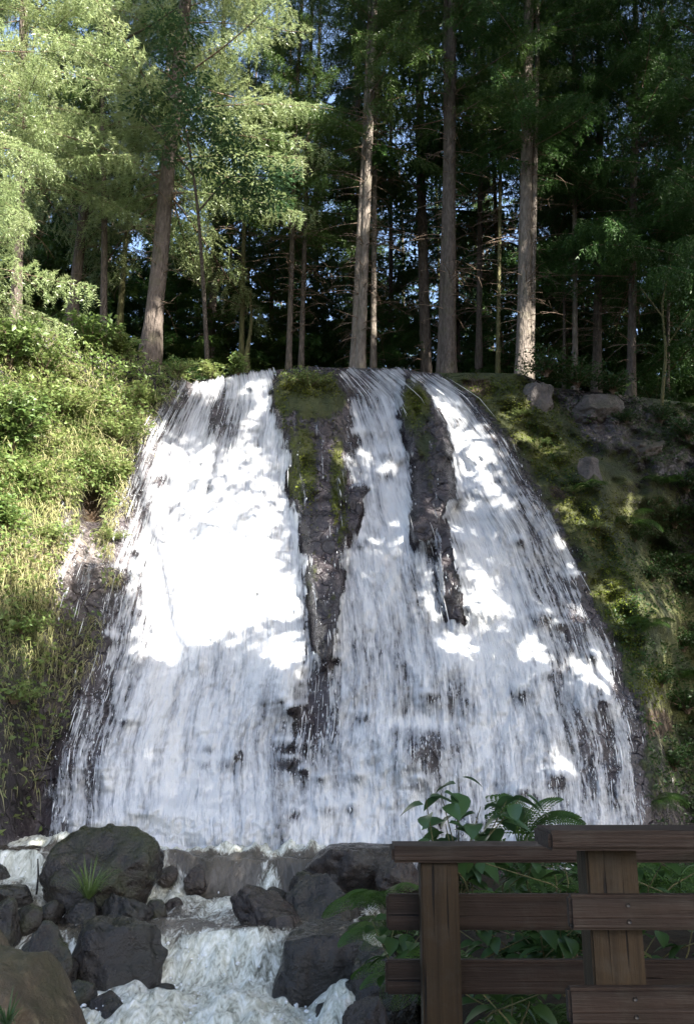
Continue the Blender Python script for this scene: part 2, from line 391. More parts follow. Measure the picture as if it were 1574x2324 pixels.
def cliff_Y(px, py, detail=True):
    px, py = np.broadcast_arrays(np.asarray(px, float), np.asarray(py, float))
    l = lip(px); t = np.clip((py - l) / (BASE - l), 0, 1.2)
    yl = ip(px, (-700, 13.5), (0, 16.3), (200, 18.2), (430, 19.4), (700, 19.6), (1000, 19.8), (1250, 20.0), (1574, 20.5), (2300, 20))
    yb = ip(px, (-700, 9.5), (0, 12.9), (140, 13.8), (400, 14.4), (700, 14.6), (1100, 14.5), (1450, 14.1), (1700, 14.2), (2300, 13))
    Y = yl + (yb - yl) * (0.75 * t ** 0.85 + 0.25 * np.minimum(t, 1))
    sr = silR(py)
    Y = Y + 2.2 * sstep(0, 95, px - sr) * sstep(0.12, 0.4, t) * (1 - 0.6 * sstep(250, 700, px - sr))
    u = (px - edgeL(py)) / (edgeR(py) - edgeL(py))
    Y = Y - 0.9 * np.clip(1 - (2 * u - 1) ** 2, 0, 1) * sstep(0.1, 0.6, t) 
    Y = Y + 0.9 * sstep(0, 60, edgeL(py) - px) * sstep(0.45, 0.75, t) * sstep(20, 120, px + 40) * 0.7
    for pts, amp in RIDGES:
        uu, vv = strip(px, py, pts)
        Y = Y - amp * (1 - sstep(0.55, 1.35, uu)) * vv
    # ledges and lumps in the fall
    for cx, cy_, rx, ry, a in ((975, 1690, 75, 60, 0.45), (990, 1215, 70, 55, 0.30), (500, 965, 60, 45, 0.22), (640, 1520, 70, 60, 0.35), (1010, 1500, 70, 60, 0.25),
                               (220, 1745, 70, 40, 0.30), (180, 1850, 60, 50, 0.3), (420, 1840, 200, 55, 0.4), (1100, 1010, 70, 50, 0.25), (1340, 1580, 80, 70, 0.3),
                               (1240, 1660, 90, 50, 0.25), (640, 1860, 120, 60, 0.2), (860, 1680, 90, 50, 0.3), (400, 1030, 60, 40, .3), (850, 1250, 60, 60, .2), (180, 1230, 80, 70, 0.45), (1190, 1780, 90, 60, .25)):
        Y = Y - a * np.exp(-(((px - cx) / rx) ** 2)) * np.where(py < cy_, np.exp(-((py - cy_) / (ry * 0.55)) ** 2), np.exp(-((py - cy_) / (ry * 1.5)) ** 2))
    Y = Y + 0.75 * gauss(px, py, 205, 1155, 38, 62)                     # hollow in the left bank
    for cx, cy_, w in LEDGES:
        Y = Y - 0.13 * np.exp(-(((px - cx) / w) ** 2)) * np.where(py < cy_, np.exp(-((py - cy_) / (w * 0.4)) ** 2), np.exp(-((py - cy_) / (w * 1.3)) ** 2))
    if detail:
        P = at(px, py, Y)
        Y = Y + 0.30 * fbm(P[..., 0] * 0.9, P[..., 2] * 0.6, 3.1, 4) * sstep(-0.02, 0.1, t)
        r = 1 - np.abs(fbm(P[..., 0] * 1.7 + 0.4 * P[..., 2], P[..., 2] * 1.1, 9.0, 4))
        Y = Y - 0.20 * (r - 0.8)
        rb = sstep(-20, 60, px - edgeR(py))
        r2 = 1 - np.abs(fbm(P[..., 0] * 0.9 - 0.5 * P[..., 2], P[..., 2] * 1.2 + 0.4 * P[..., 0], 12.0, 4))
        Y = Y - rb * 0.55 * (r2 - 0.8) + rb * 0.24 * fbm(P[..., 0] * 2.4, P[..., 2] * 2.4, 6.0, 4)
        rg = np.zeros(np.shape(px))
        for pts, amp in RIDGES:
            uu, vv = strip(px, py, pts); rg = np.maximum(rg, (1 - sstep(0.8, 1.3, uu)) * vv)
        Y = Y + rg * (0.16 * fbm(P[..., 0] * 3.2, P[..., 2] * 1.6, 2.0, 4) - 0.22 * (1 - np.abs(fbm(P[..., 0] * 3.5 + P[..., 2], P[..., 2] * 1.6, 7.0, 4))) - 0.10 * sstep(.3, .7, fbm(P[..., 0] * 2.0 + P[..., 2] * 1.3, P[..., 2] * 2.2 - P[..., 0], 5.0, 2) * .5 + .5))
    return Y
def cover(px, py):
    """how thickly the water runs over the rock at a place, 0..1"""
    eL, eR = edgeL(py), edgeR(py)
    wob = 24 * fbm(px * 0.02, py * 0.011, 1.0, 4)
    c = sstep(-85, 55, px - eL + wob) ** 0.6 * sstep(-40, 42, eR - px + wob) ** 0.6
    c = c * sstep(-6, 10, py - lip(px))
    d = np.full(np.shape(px), 0.665)
    for cx, cy_, rx, ry, a in ((520, 1250, 150, 250, 0.30), (440, 1500, 150, 330, 0.22), (430, 1850, 260, 130, 0.25), (600, 900, 60, 60, 0.2), (870, 1200, 55, 160, 0.2), (860, 1800, 110, 150, 0.18),
                               (1010, 930, 40, 60, 0.45), (1060, 1060, 60, 90, 0.4), (1080, 1250, 70, 130, 0.25), (1130, 1550, 80, 200, 0.22), (1110, 1380, 60, 80, .25), (1340, 1530, 55, 70, 0.3), (1210, 1490, 45, 60, 0.25),
                               (1040, 1480, 50, 50, 0.3), (1270, 1730, 60, 60, 0.15), (960, 1640, 70, 16, 0.4), (1040, 1155, 70, 14, 0.4), (640, 1500, 50, 60, .25), (880, 1000, 40, 90, .2),
                               (498, 950, 42, 48, -0.34), (735, 1670, 60, 120, -0.14), (700, 1560, 40, 140, -0.12), (985, 1710, 62, 62, -0.30), (1240, 1280, 40, 160, -0.14), (1350, 1720, 110, 130, -0.14), (1390, 1650, 60, 200, -0.04),
                               (1130, 960, 40, 60, -0.12), (1190, 1110, 30, 90, -0.15), (225, 1500, 60, 190, -0.18), (190, 1720, 50, 120, -0.20), (290, 1330, 46, 150, -0.16), (1030, 1580, 50, 70, -0.2), (1320, 1400, 60, 100, -0.08),
                               (820, 870, 30, 40, -0.25), (790, 1560, 40, 200, -.06), (1280, 1480, 40, 60, -.2), (640, 1720, 60, 90, -.14), (530, 1690, 40, 90, -.12), (440, 1720, 25, 80, -.12), (935, 1350, 20, 120, -.1), (1420, 1800, 50, 120, -.02)):
        d = d + a * gauss(px, py, cx, cy_, rx, ry)
    d = d + 0.16 * fbm(px * 0.018, py * 0.006, 5.0, 3)
    for cx, cy_, w in LEDGES:                           # water leaps off small ledges: a white cap, a thin dark patch beneath
        d = d + 0.22 * gauss(px, py, cx, cy_ - 4 + 0.012 * (px - cx) ** 2 * 10 / w, w, 7) - 0.30 * gauss(px, py, cx, cy_ + w * 0.75, w * 0.75, w * 0.55)
    for pts, amp in RIDGES:
        uu, vv = strip(px + 26 * fbm(px * 0.035, py * 0.022, 8.0, 4), py + 25 * fbm(px * 0.05, py * 0.02, 18.0, 2), pts)
        c = c * (1 - (1 - sstep(0.72, 1.22, uu)) * vv)
    # trickles
    tr = np.zeros(np.shape(px))
    for pts, wd in (([(930, 668), (1050, 680), (1250, 700), (1420, 722)], 5), ([(1080, 770), (1200, 768), (1330, 756), (1500, 748)], 6), ([(1000, 975), (1100, 990), (1190, 970)], 5), ([(1250, 1008), (1400, 1030)], 5), ([(960, 715), (1010, 730), (1090, 735), (1200, 745), (1400, 735), (1560, 715)], 7), ([(1120, 140), (1190, 155), (1300, 200), (1420, 185), (1600, 165), (1800, 160)], 8),
                    ([(1380, 1190), (1450, 1300)], 1)):
        ys = [p[0] for p in pts]; cc = np.interp(py, ys, [p[1] for p in pts]) + 9 * fbm(py * 0.03, px * 0 + wd, 2.0, 2)
        tr = np.maximum(tr, 0.40 * np.exp(-((px - cc) / wd) ** 2) * (py > ys[0]) * (py < ys[-1]))
    thin = 0.42 * gauss(px, py, 185, 1300, 75, 150) * sstep(1175, 1200, py)
    return np.clip(np.maximum(np.maximum(c * np.clip(d, 0.05, 1.0), tr), thin * (1 - c)), 0, 1)

def build_cliff():
    xs = np.arange(-700, 2301, 6.0); nt = 240
    T = np.concatenate([np.linspace(0, 0.1, 40)[:-1], np.linspace(0.1, 1.06, nt - 39)])
    PX = np.broadcast_to(xs[None, :], (len(T), len(xs))); L = lip(PX); PY = L + T[:, None] * (BASE - L)
    Y = cliff_Y(PX, PY)
    P = at(PX, PY, Y)
    moss = np.zeros(PX.shape); stone = np.zeros(PX.shape); soil = np.zeros(PX.shape)
    for cx, cy_, rx, ry, a in ((700, 870, 90, 45, 0.85), (640, 940, 30, 60, .55), (690, 1060, 40, 90, 0.75), (765, 1090, 18, 100, .7), (775, 1200, 18, 60, .6), (940, 910, 40, 60, 0.9), (960, 1000, 40, 40, .5),
                               (1180, 930, 90, 90, 0.7), (1250, 1030, 110, 90, 0.75), (1330, 1170, 90, 70, 0.6), (1390, 1330, 60, 130, 0.85), (1500, 1000, 200, 120, .55), (1600, 1500, 200, 500, .75), (1480, 1200, 120, 200, .75), (1380, 1080, 120, 120, .7), (1470, 1700, 60, 250, .6), (1560, 900, 200, 80, .7), (700, 895, 110, 60, 1.15), (680, 1050, 45, 110, 1.0), (770, 1090, 24, 110, 1.0), (775, 1200, 18, 70, .8), (940, 915, 40, 75, 1.1), (965, 1010, 30, 50, .8), (1150, 900, 120, 40, .6), (1430, 1450, 50, 80, .6), (1480, 1560, 60, 60, .6), (1500, 1750, 80, 200, .5),
                               (60, 1400, 180, 300, .6), (80, 1800, 60, 200, .35), (100, 1000, 300, 250, .8), (330, 930, 70, 80, .7), (1500, 1200, 180, 300, .45), (290, 1120, 30, 90, .6), (1290, 1150, 80, 60, .3), (700, 1300, 30, 90, .6), (665, 1180, 22, 120, .6), (750, 1350, 14, 120, .6), (975, 1080, 25, 80, .45), (1010, 1290, 14, 60, .4)):
        moss = np.maximum(moss, a * gauss(PX, PY, cx, cy_, rx, ry))
    for cx, cy_, rx, ry, a in ((1210, 890, 60, 45, 0.95), (1350, 925, 80, 18, 0.9), (1320, 1040, 40, 60, .7), (1400, 1000, 80, 25, .6), (1440, 960, 70, 40, .5), (770, 960, 30, 60, .5), (1480, 1010, 60, 30, .6), (170, 1260, 70, 80, .8), (60, 1260, 90, 60, .6), (120, 1400, 60, 80, .4)):
        stone = np.maximum(stone, a * gauss(PX, PY, cx, cy_, rx, ry))
    for cx, cy_, rx, ry, a in ((1080, 880, 50, 28, 0.9), (1450, 1030, 150, 120, 0.45), (1500, 1400, 100, 200, .45), (1250, 1120, 60, 30, .7), (1480, 1640, 70, 50, .85), (1700, 1300, 200, 500, .7), (210, 1150, 40, 60, .8), (-100, 1200, 200, 500, .3)):
        soil = np.maximum(soil, a * gauss(PX, PY, cx, cy_, rx, ry))
    er = PX - edgeR(PY); moss = np.maximum(moss, 0.80 * sstep(-25, 25, er) * (1 - sstep(150, 260, er)) * (PY < 1560))
    wet = sstep(0.03, 0.2, cover(PX, PY)); moss = moss * (1 - 0.35 * wet); soil *= 1 - wet
    me = mesh_data('rock_face', P.reshape(-1, 3), grid_faces(len(T), len(xs))[:, ::-1], M['cliff'], True,
                   dict(moss=moss, stone=stone, soil=soil))
    o = link('rock_face', me); tag(o, 'dark wet rock face behind the waterfall with mossy ridges and banks', kind='structure')
    # forest floor behind the lip
    d = np.concatenate([np.linspace(0, 3, 16), np.linspace(3.6, 14, 22), np.linspace(15.5, 110, 40)])
    l0 = P[0]; x0 = l0[:, 0]; 
    D = d[:, None]
    X = x0[None, :] * (1 + D / 30.0); Yp = l0[None, :, 1] + D
    side = ip(xs, (-700, 0.16), (100, 0.14), (450, 0.05), (900, 0.0), (1250, 0.0), (1500, 0.02), (2300, 0.10))
    Z = l0[None, :, 2] + 0.10 * np.minimum(D, 0.8) + side[None, :] * D + 0.22 * fbm(X * 0.5, Yp * 0.5, 2, 4) * sstep(0, 1.5, D) - 0.02 * np.maximum(D - 8, 0)
    Vp = np.stack([X, Yp, Z], -1)
    me2 = mesh_data('forest_floor', Vp.reshape(-1, 3), grid_faces(len(d), len(xs))[:, ::-1][:, ::-1], M['soil'], True)
    tag(link('forest_floor', me2), 'brown needle-strewn forest floor above the falls', kind='structure')
    def floor_at(x, y):
        j = np.argmin(np.abs(x0 * (1 + max(0, y - 19.5) / 30.0) - x)); dd = max(0.0, y - l0[j, 1])
        return l0[j, 2] + 0.10 * min(dd, 0.8) + side[j] * dd - 0.02 * max(dd - 8, 0)
    return floor_at
floor_at = build_cliff()

def water_Y(px, py):
    P = at(px, py, cliff_Y(px, py, False))
    Y = cliff_Y(px, py)
    u = (px - edgeL(py)) / (edgeR(py) - edgeL(py)); v = (py - 835) * 0.0095
    Y = Y - 0.10 - 0.12 * fbm(u * 22, v * 1.3, 4.0, 4) - 0.10 * np.abs(fbm(u * 60, v * 5.0, 6.0, 3))
    return Y
def build_fall():
    spans = [(100, 735, 'waterfall', 'broad white left stream of the waterfall beside the green bank'),
             (735, 955, 'waterfall', 'narrow middle stream of the waterfall between the two dark rock ridges'),
             (955, 1500, 'waterfall', 'right stream of the waterfall fanning out beside the mossy bank')]
    for x0, x1, nm, lab in spans:
        xs = np.linspace(x0, x1, int((x1 - x0) / 3.5) + 1); ys = np.arange(826, 1975, 3.5)
        PX, PY = np.meshgrid(xs, ys)
        lp = lip(PX); PYc = np.maximum(PY, lp - 1)
        cov = cover(PX, PY)
        if x0 < 300: cov = cov * (1 - sstep(720, 735, PX) * (PY < 1550) * 0)
        Y = water_Y(PX, PYc)
        P = at(PX, PYc, Y)
        top = sstep(14, 0, PY - lp)                       # froth humps along the lip
        P[..., 2] += 0.10 * top * (0.5 + fbm(PX * 0.05, PX * 0.013, 3, 3)) * (PY > lp - 2)
        u = (PX - edgeL(PY)) / (edgeR(PY) - edgeL(PY)); v = (PY - 835) * 0.0095
        F = grid_faces(len(ys), len(xs))[:, ::-1]
        keep = (cov.ravel()[F].max(1) > 0.03) & (PY.ravel()[F].min(1) >= lp.ravel()[F].min(1) - 4)
        F = F[keep]; used = np.unique(F); mp = np.zeros(PX.size, int); mp[used] = np.arange(len(used))
        me = mesh_data('waterfall', P.reshape(-1, 3)[used], mp[F], M['fall'], True, dict(cov=cov.ravel()[used]),
                       np.stack([u * 9.0, v], -1).reshape(-1, 2)[used])
        o = link(nm, me); tag(o, lab, 'waterfall', kind='structure')
build_fall()

def build_strands(N=700, ND=3200):
    rng = np.random.default_rng(3)
    px = rng.uniform(120, 1480, N * 4); py = lip(px) + rng.uniform(0, 1, N * 4) * (1960 - lip(px))
    c = cover(px, py); k = rng.uniform(0, 1, len(px)) < np.clip(np.exp(-((c - 0.50) / 0.2) ** 2), 0, 1) * (c > 0.25)
    px, py, c = px[k][:N], py[k][:N], c[k][:N]; n = len(px)
    K = 5; ln = rng.gamma(2.2, 11, n) + 7
    tt = np.linspace(0, 1, K)
    u = (px - edgeL(py)) / (edgeR(py) - edgeL(py))
    PYk = py[:, None] + ln[:, None] * tt[None]
    PYk = np.minimum(PYk, 1968)
    PXk = edgeL(PYk) + u[:, None] * (edgeR(PYk) - edgeL(PYk)) + (rng.normal(0, 2.0, n))[:, None] * tt[None]
    off = rng.gamma(1.6, 0.05, n)
    Y0 = water_Y(PXk, PYk); Ys = np.minimum.accumulate(Y0, axis=1) * 0.6 + Y0 * 0.4
    Pk = at(PXk, PYk, Ys - 0.02 - off[:, None] * (0.4 + 0.6 * np.sin(np.pi * tt))[None])
    T = np.gradient(Pk, axis=1); T /= np.linalg.norm(T, axis=2)[..., None] + 1e-9
    A = np.cross(T, np.array([0, 1.0, 0.2])); A /= np.linalg.norm(A, axis=2)[..., None] + 1e-9
    B = np.cross(T, A)
    rad = (rng.gamma(2.0, 0.0022, n) + 0.002)[:, None] * np.array([0.15, 0.8, 1.0, 0.75, 0.1])[None]
    th = np.array([0, 2.1, 4.2])
    V = Pk[:, :, None, :] + rad[:, :, None, None] * (np.cos(th)[None, None, :, None] * A[:, :, None, :] + np.sin(th)[None, None, :, None] * B[:, :, None, :])
    i = np.arange(K - 1)[:, None] * 3; j = np.arange(3)[None]; j2 = (j + 1) % 3
    f = np.stack([i + j, i + j2, i + 3 + j2, i + 3 + j], -1).reshape(-1, 4)
    F = (f[None] + (np.arange(n) * K * 3)[:, None, None]).reshape(-1, 4)
    me = mesh_data('white_water', V.reshape(-1, 3), F, M['drops'])
    tag(link('white_water', me), 'loose white strands of water streaming down the rock', kind='stuff')
    # droplets thrown clear of the rock
    px = rng.uniform(120, 1490, ND * 5); py = lip(px) + rng.uniform(-0.004, 1, len(px)) * (1962 - lip(px)); c = cover(px, py)
    edge = np.exp(-((c - 0.48) / 0.2) ** 2)
    k = rng.uniform(0, 1, len(px)) < edge * (c > 0.05); px, py = px[k][:ND], py[k][:ND]; n = len(px)
    P = at(px, py, water_Y(px, np.maximum(py, lip(px))) - rng.gamma(1.5, 0.10, n))
    oc = np.array([[1, 0, 0], [-1, 0, 0], [0, 1, 0], [0, -1, 0], [0, 0, 3.2], [0, 0, -3.2]], float)
    fo = np.array([[0, 2, 4], [2, 1, 4], [1, 3, 4], [3, 0, 4], [2, 0, 5], [1, 2, 5], [3, 1, 5], [0, 3, 5]])
    r = rng.gamma(1.6, 0.0020, n) + 0.0015
    V = P[:, None, :] + oc[None] * r[:, None, None]
    F = (fo[None] + (np.arange(n) * 6)[:, None, None]).reshape(-1, 3)
    me = mesh_data('spray', V.reshape(-1, 3), F, M['drops'])
    tag(link('spray', me), 'fine drops of spray thrown off the falling water', kind='stuff')
build_strands()

# ------------------------------------------------------------------ stream, pool and ground
def stream_z(x, y):
    n = 0.25 * fbm(x * 1.1, 3.3, 0, 3); n2 = 0.30 * fbm(x * 0.9, 7.7, 0, 3)
    left = sstep(-3.6, -4.1, x)
    y1 = 13.0 + n * 0.6; wd = 0.38 + 0.35 * sstep(-.3, .4, fbm(x * 1.7, 11.0, 0, 2)); z = 0.14 - 0.44 * sstep(y1, y1 - wd, y) + 0.14 * np.clip(fbm(x * 2.1, y * 2.1, 21, 3), 0, 1) * np.exp(-((y - 12.75) / 0.3) ** 2) * 2
    zl = 0.30 - 0.30 * sstep(12.35, 12.15, y) - 0.30 * sstep(12.0, 10.6, y)
    z = z * (1 - left) + zl * left
    y2 = 10.65 + n2 * 0.9 - 0.12 * np.exp(-((x + 1.5) / .5) ** 2)
    z = z - 0.40 * sstep(y2, y2 - 0.75, y)
    z = z - 0.12 * sstep(9.2, 7.0, y)
    return z
def stream_foam(x, y):
    f = np.zeros(np.shape(x)) + 0.16
    f = f + 0.75 * sstep(13.1, 13.4, y)                                     # under the fall
    f = f - 0.22 * sstep(12.5, 12.65, y) * sstep(13.15, 13.0, y) * (x > -3.6)
    f = f + 0.60 * np.exp(-((y - 12.25) / 0.35) ** 2) + 0.30 * sstep(12.5, 11.5, y) - 0.38 * np.exp(-((y - 10.75) / 0.22) ** 2)
    f = f + 0.30 * sstep(10.5, 10.1, y)
    f = f + 0.25 * sstep(9.9, 9.5, y)
    for cx, cy_, rx, ry, a in ((-2.45, 12.72, 0.10, .3, .5), (-2.2, 12.55, .16, .22, .7), (-1.05, 12.7, .22, .3, .6), (-1.5, 10.3, .5, .5, .3), (-4.4, 12.2, .5, .2, .3), (-3.4, 11.6, .5, .5, .25)):
        f = f + a * np.exp(-((x - cx) / rx) ** 2 - ((y - cy_) / ry) ** 2)
    return np.clip(f + 0.18 * fbm(x * 1.5, y * 1.5, 2, 3), 0, 1.1)
def build_stream():
    xs = np.arange(-7.5, 1.4, 0.026); ys = np.arange(6.2, 14.6, 0.026)
    X, Y = np.meshgrid(xs, ys)
    f = stream_foam(X, Y); z = stream_z(X, Y)
    z = z + 0.16 * f * fbm(X * 2.2, Y * 0.9, 8, 3) * sstep(11.0, 10.2, Y) + 0.10 * f * np.abs(fbm(X * 4.5, Y * 3.0, 14, 3)) + (0.03 + 0.075 * f) * fbm(X * 3.0, Y * 2.2, 1, 4) + 0.03 * f * np.abs(fbm(X * 9, Y * 6, 5, 3))
    z = z + 0.30 * np.abs(fbm(X * 3.2, Y * 1.5, 31, 4)) * np.exp(-((Y - 13.45) / 0.28) ** 2) * (X > -4.2)
    dz = np.cumsum(np.abs(np.gradient(z, axis=0)), axis=0)
    uv = np.stack([X, Y + 1.0 * dz], -1)
    z = z - 0.7 * sstep(0.25, 0.55, X + 0.25 * fbm(Y, 1.0, 0, 2))
    me = mesh_data('stream', np.stack([X, Y, z], -1).reshape(-1, 3), grid_faces(len(ys), len(xs)), M['stream'], True, dict(foam=f), uv.reshape(-1, 2))
    tag(link('stream', me), 'murky foaming stream running down steps between the boulders', kind='structure')
    # ground under everything
    gx = np.concatenate([np.linspace(-300, -14, 30), np.arange(-13.5, 14, 0.25), np.linspace(14.5, 300, 30)])
    gy = np.concatenate([np.linspace(-300, -6, 30), np.arange(-5.5, 16, 0.25)])
    X, Y = np.meshgrid(gx, gy)
    path = sstep(5.0, 3.2, Y)
    bed = -1.1 + 0.15 * fbm(X * 0.8, Y * 0.8, 3, 3)
    rb = sstep(0.15, 1.3, X) * (0.95 + 0.35 * sstep(3, 8, X)) + 0.9 * sstep(8, 40, X)
    lb = sstep(-5.4, -7.5, X) * 1.9
    Z = bed + np.maximum(rb, lb); Z = Z * (1 - path) + 0.02 * path + 0.03 * fbm(X, Y, 7, 3)
    Z = Z + 0.06 * np.maximum(np.hypot(X, Y) - 30, 0)
    me = mesh_data('ground', np.stack([X, Y, Z], -1).reshape(-1, 3), grid_faces(len(gy), len(gx)), M['earth'], True)
    tag(link('ground', me), 'shade-darkened earth of the stream banks and the viewing path', kind='structure')
build_stream()

def build_froth(N=900):
    """blobs of broken foam tossed up along the steps of the stream"""
    rng = np.random.default_rng(12)
    x = rng.uniform(-5.4, 0.5, N * 4); y = rng.uniform(8.0, 13.4, N * 4); f = stream_foam(x, y)
    k = rng.uniform(0, 1, len(x)) < np.clip(f - 0.62, 0, 1) * 1.6; x, y, f = x[k][:N], y[k][:N], f[k][:N]; n = len(x)
    z = stream_z(x, y) + (0.03 + 0.075 * f) * fbm(x * 3.0, y * 2.2, 1, 4) + rng.gamma(1.5, 0.022, n)
    bm = bmesh.new(); bmesh.ops.create_icosphere(bm, subdivisions=1, radius=1); bm.verts.ensure_lookup_table()
    sv = np.array([v.co[:] for v in bm.verts]); sf = np.array([[v.index for v in fc.verts] for fc in bm.faces]); bm.free()
    r = rng.gamma(2, 0.0028, n) + 0.003
    S = np.stack([r * rng.uniform(.8, 1.7, n), r * rng.uniform(.8, 1.5, n), r * rng.uniform(.7, 1.4, n)], -1)
    V = np.stack([x, y, z], -1)[:, None] + sv[None] * S[:, None]
    F = (sf[None] + (np.arange(n) * len(sv))[:, None, None]).reshape(-1, 3)
    tag(link('froth', mesh_data('froth', V.reshape(-1, 3), F, M['drops'])), 'white froth tossed up along the stream', kind='stuff')
build_froth()

# ------------------------------------------------------------------ boulders
def boulder(label, x0, x1, y0, y1, Y, mat, seed, depth=0.9, skew=0.0, flat=0.0, below=0.35, group=None, cuts=9, name='boulder', sub=5):
    bm = bmesh.new(); bmesh.ops.create_icosphere(bm, subdivisions=sub, radius=1)
    P = np.array([v.co[:] for v in bm.verts]); F = np.array([[v.index for v in f.verts] for f in bm.faces]); bm.free()
    rng = np.random.default_rng(seed)
    P = P * (1 + 0.22 * fbm(P[:, 0] * 1.3 + seed, P[:, 1] * 1.3, P[:, 2] * 1.3, 3))[:, None]
    for _ in range(cuts):
        n = rng.normal(0, 1, 3); n[2] = abs(n[2]) * 0.8; n /= np.linalg.norm(n); d = rng.uniform(0.60, 0.92)
        P = P - n[None] * (np.maximum(0, P @ n - d) * 0.93)[:, None]
    if flat: P[:, 2] = np.where(P[:, 2] > flat, flat + (P[:, 2] - flat) * 0.15, P[:, 2])
    P = P * (1 + 0.10 * fbm(P[:, 0] * 4 + seed, P[:, 1] * 4, P[:, 2] * 4, 5) - 0.14 * np.abs(fbm(P[:, 0] * 2.2, P[:, 1] * 2.2 + seed, P[:, 2] * 2.2, 3)))[:, None]
    P[:, 0] += skew * P[:, 2]
    lo, hi = P.min(0), P.max(0); P = (P - lo) / (hi - lo)
    m = mpp((x0 + x1) / 2, y1, Y); w = (x1 - x0) * m; h = (y1 - y0) * m
    P = (P - np.array([0.5, 0.5, 0])) * np.array([w, depth * w, h / (1 - below)]) 
    P[:, 2] -= h / (1 - below) * below
    base = at((x0 + x1) / 2, y1, Y)
    o = link(name, mesh_data(name, P, F, mat), None, base)
    tag(o, label, 'boulder', group); return o
R_, RM, RT, RP = M['rock'], M['rock_moss'], M['rock_tan'], M['rock_purple']
boulder('large rounded dark boulder at the foot of the falls, with grass growing in front', 98, 368, 1878, 2052, 11.9, RM, 21, 0.8, 0.10, 0, 0.2, cuts=3)
boulder('small black pointed rock in the stream, left of a pair below the large boulder', 134, 236, 2036, 2102, 11.0, R_, 5, 0.7)
boulder('small grey-black rock in the stream, right of a pair below the large boulder', 224, 346, 2030, 2098, 11.05, R_, 8, 0.7, -0.1)
boulder('triangular brown rock standing in the middle of the stream', 518, 684, 2014, 2106, 11.0, RP, 40, 0.6, -0.45, 0, 0.25, cuts=5)
boulder('flat-topped brown rock at the right end of the weir, beside the fern', 690, 905, 1922, 2010, 12.3, RP, 14, 0.8, 0.1, 0.35)
boulder('black shadowed rock below the flat-topped rock, left of the fern', 640, 830, 1988, 2112, 11.3, R_, 31, 0.8, -0.1)
boulder('big black block under the lower cascade, right side, below the fern', 606, 868, 2112, 2310, 9.75, R_, 17, 0.9, 0.05, 0.6, cuts=7)
boulder('big dark wet block left of the lower cascade', 128, 374, 2096, 2296, 9.9, R_, 52, 0.8, 0.1, 0.7, cuts=7)
boulder('mossy round boulder between the tan boulder and the dark wet block', 18, 172, 2100, 2250, 9.4, RM, 61, 0.9, 0.05)
boulder('large tan lichen-spotted boulder in the bottom left corner', -150, 205, 2165, 2420, 7.4, RT, 77, 0.8, -0.35, 0, 0.2, cuts=4)
boulder('upright lichen-covered stone leaning on the tan boulder at the left edge', -110, 60, 2120, 2330, 7.9, RT, 91, 0.8, -0.1)
boulder('small dark wet rock at the bottom edge left of the white foam', 215, 306, 2272, 2350, 8.7, R_, 19, 0.8)
boulder('small wet rock splashed by foam at the bottom edge beside the railing', 775, 885, 2270, 2360, 8.4, RP, 23, 0.8)
boulder('dark upright rock at the left edge beside the small side fall', -30, 48, 2042, 2136, 10.4, RM, 27, 0.8)
boulder('low flat dark stone at the left edge below the small side fall', -40, 76, 2010, 2044, 11.3, R_, 33, 0.7, 0, 0.3)
boulder('dark rock at the left edge under the small side fall', -70, 22, 1958, 2014, 12.0, R_, 35, 0.7)
boulder('little round rock breaking the smooth water of the weir', 418, 470, 1964, 2010, 12.55, RP, 44, 0.8)
boulder('grey rock partly hidden behind the fern and the railing end', 850, 960, 1930, 2010, 11.6, RP, 71, .8)
boulder('low wet stone lying in the shadow below the fern', 775, 965, 2150, 2330, 9.0, R_, 74, .8)

M['rock_grey'] = rock_mat('grey_bank_stone', (0.055, 0.048, 0.046), (0.16, 0.14, 0.135), 0.6, 0.6, 0.3, 0.3)
for x0, x1, y0, y1, sd, lab in ((1285, 1415, 900, 948, 401, 'long flat grey stone on top of the right bank'), (1180, 1258, 862, 935, 402, 'grey sloping stone on the bank top just right of the pale thick trunk'), (1395, 1505, 998, 1036, 403, 'flat grey stone half way along the right bank top, near the edge'),
                               (1305, 1365, 1035, 1100, 404, 'upright grey stone in the moss above the right bank ferns'), (1440, 1510, 935, 970, 405, 'small grey stone at the right edge of the bank top')):
    boulder(lab, x0, x1, y0, y1, float(cliff_Y((x0 + x1) / 2, y1)) + 0.30, M['rock_grey'], sd, 0.7, 0.2, 0.5)
rs = np.random.default_rng(41)
for i, (px, py, Y, w) in enumerate(((250, 2062, 11.2, 26), (352, 2070, 11.3, 30), (395, 2060, 11.9, 24), (110, 2075, 10.9, 34), (60, 2090, 10.6, 40), (640, 2108, 10.7, 34), (372, 2262, 9.5, 30), (180, 2262, 9.2, 40), (240, 2290, 9.0, 40), (750, 2310, 8.95, 40), (690, 2010, 12.0, 36), (380, 1990, 12.6, 26), (630, 2040, 12.0, 30))):
    boulder('small wet stone lodged between the big boulders of the stream', px - w, px + w, py - w * 0.9, py + w * .3, Y, (R_, RM, RP)[i % 3], 300 + i, 0.8, rs.uniform(-.3, .3), group='small stones in the stream', name='stone', sub=3)
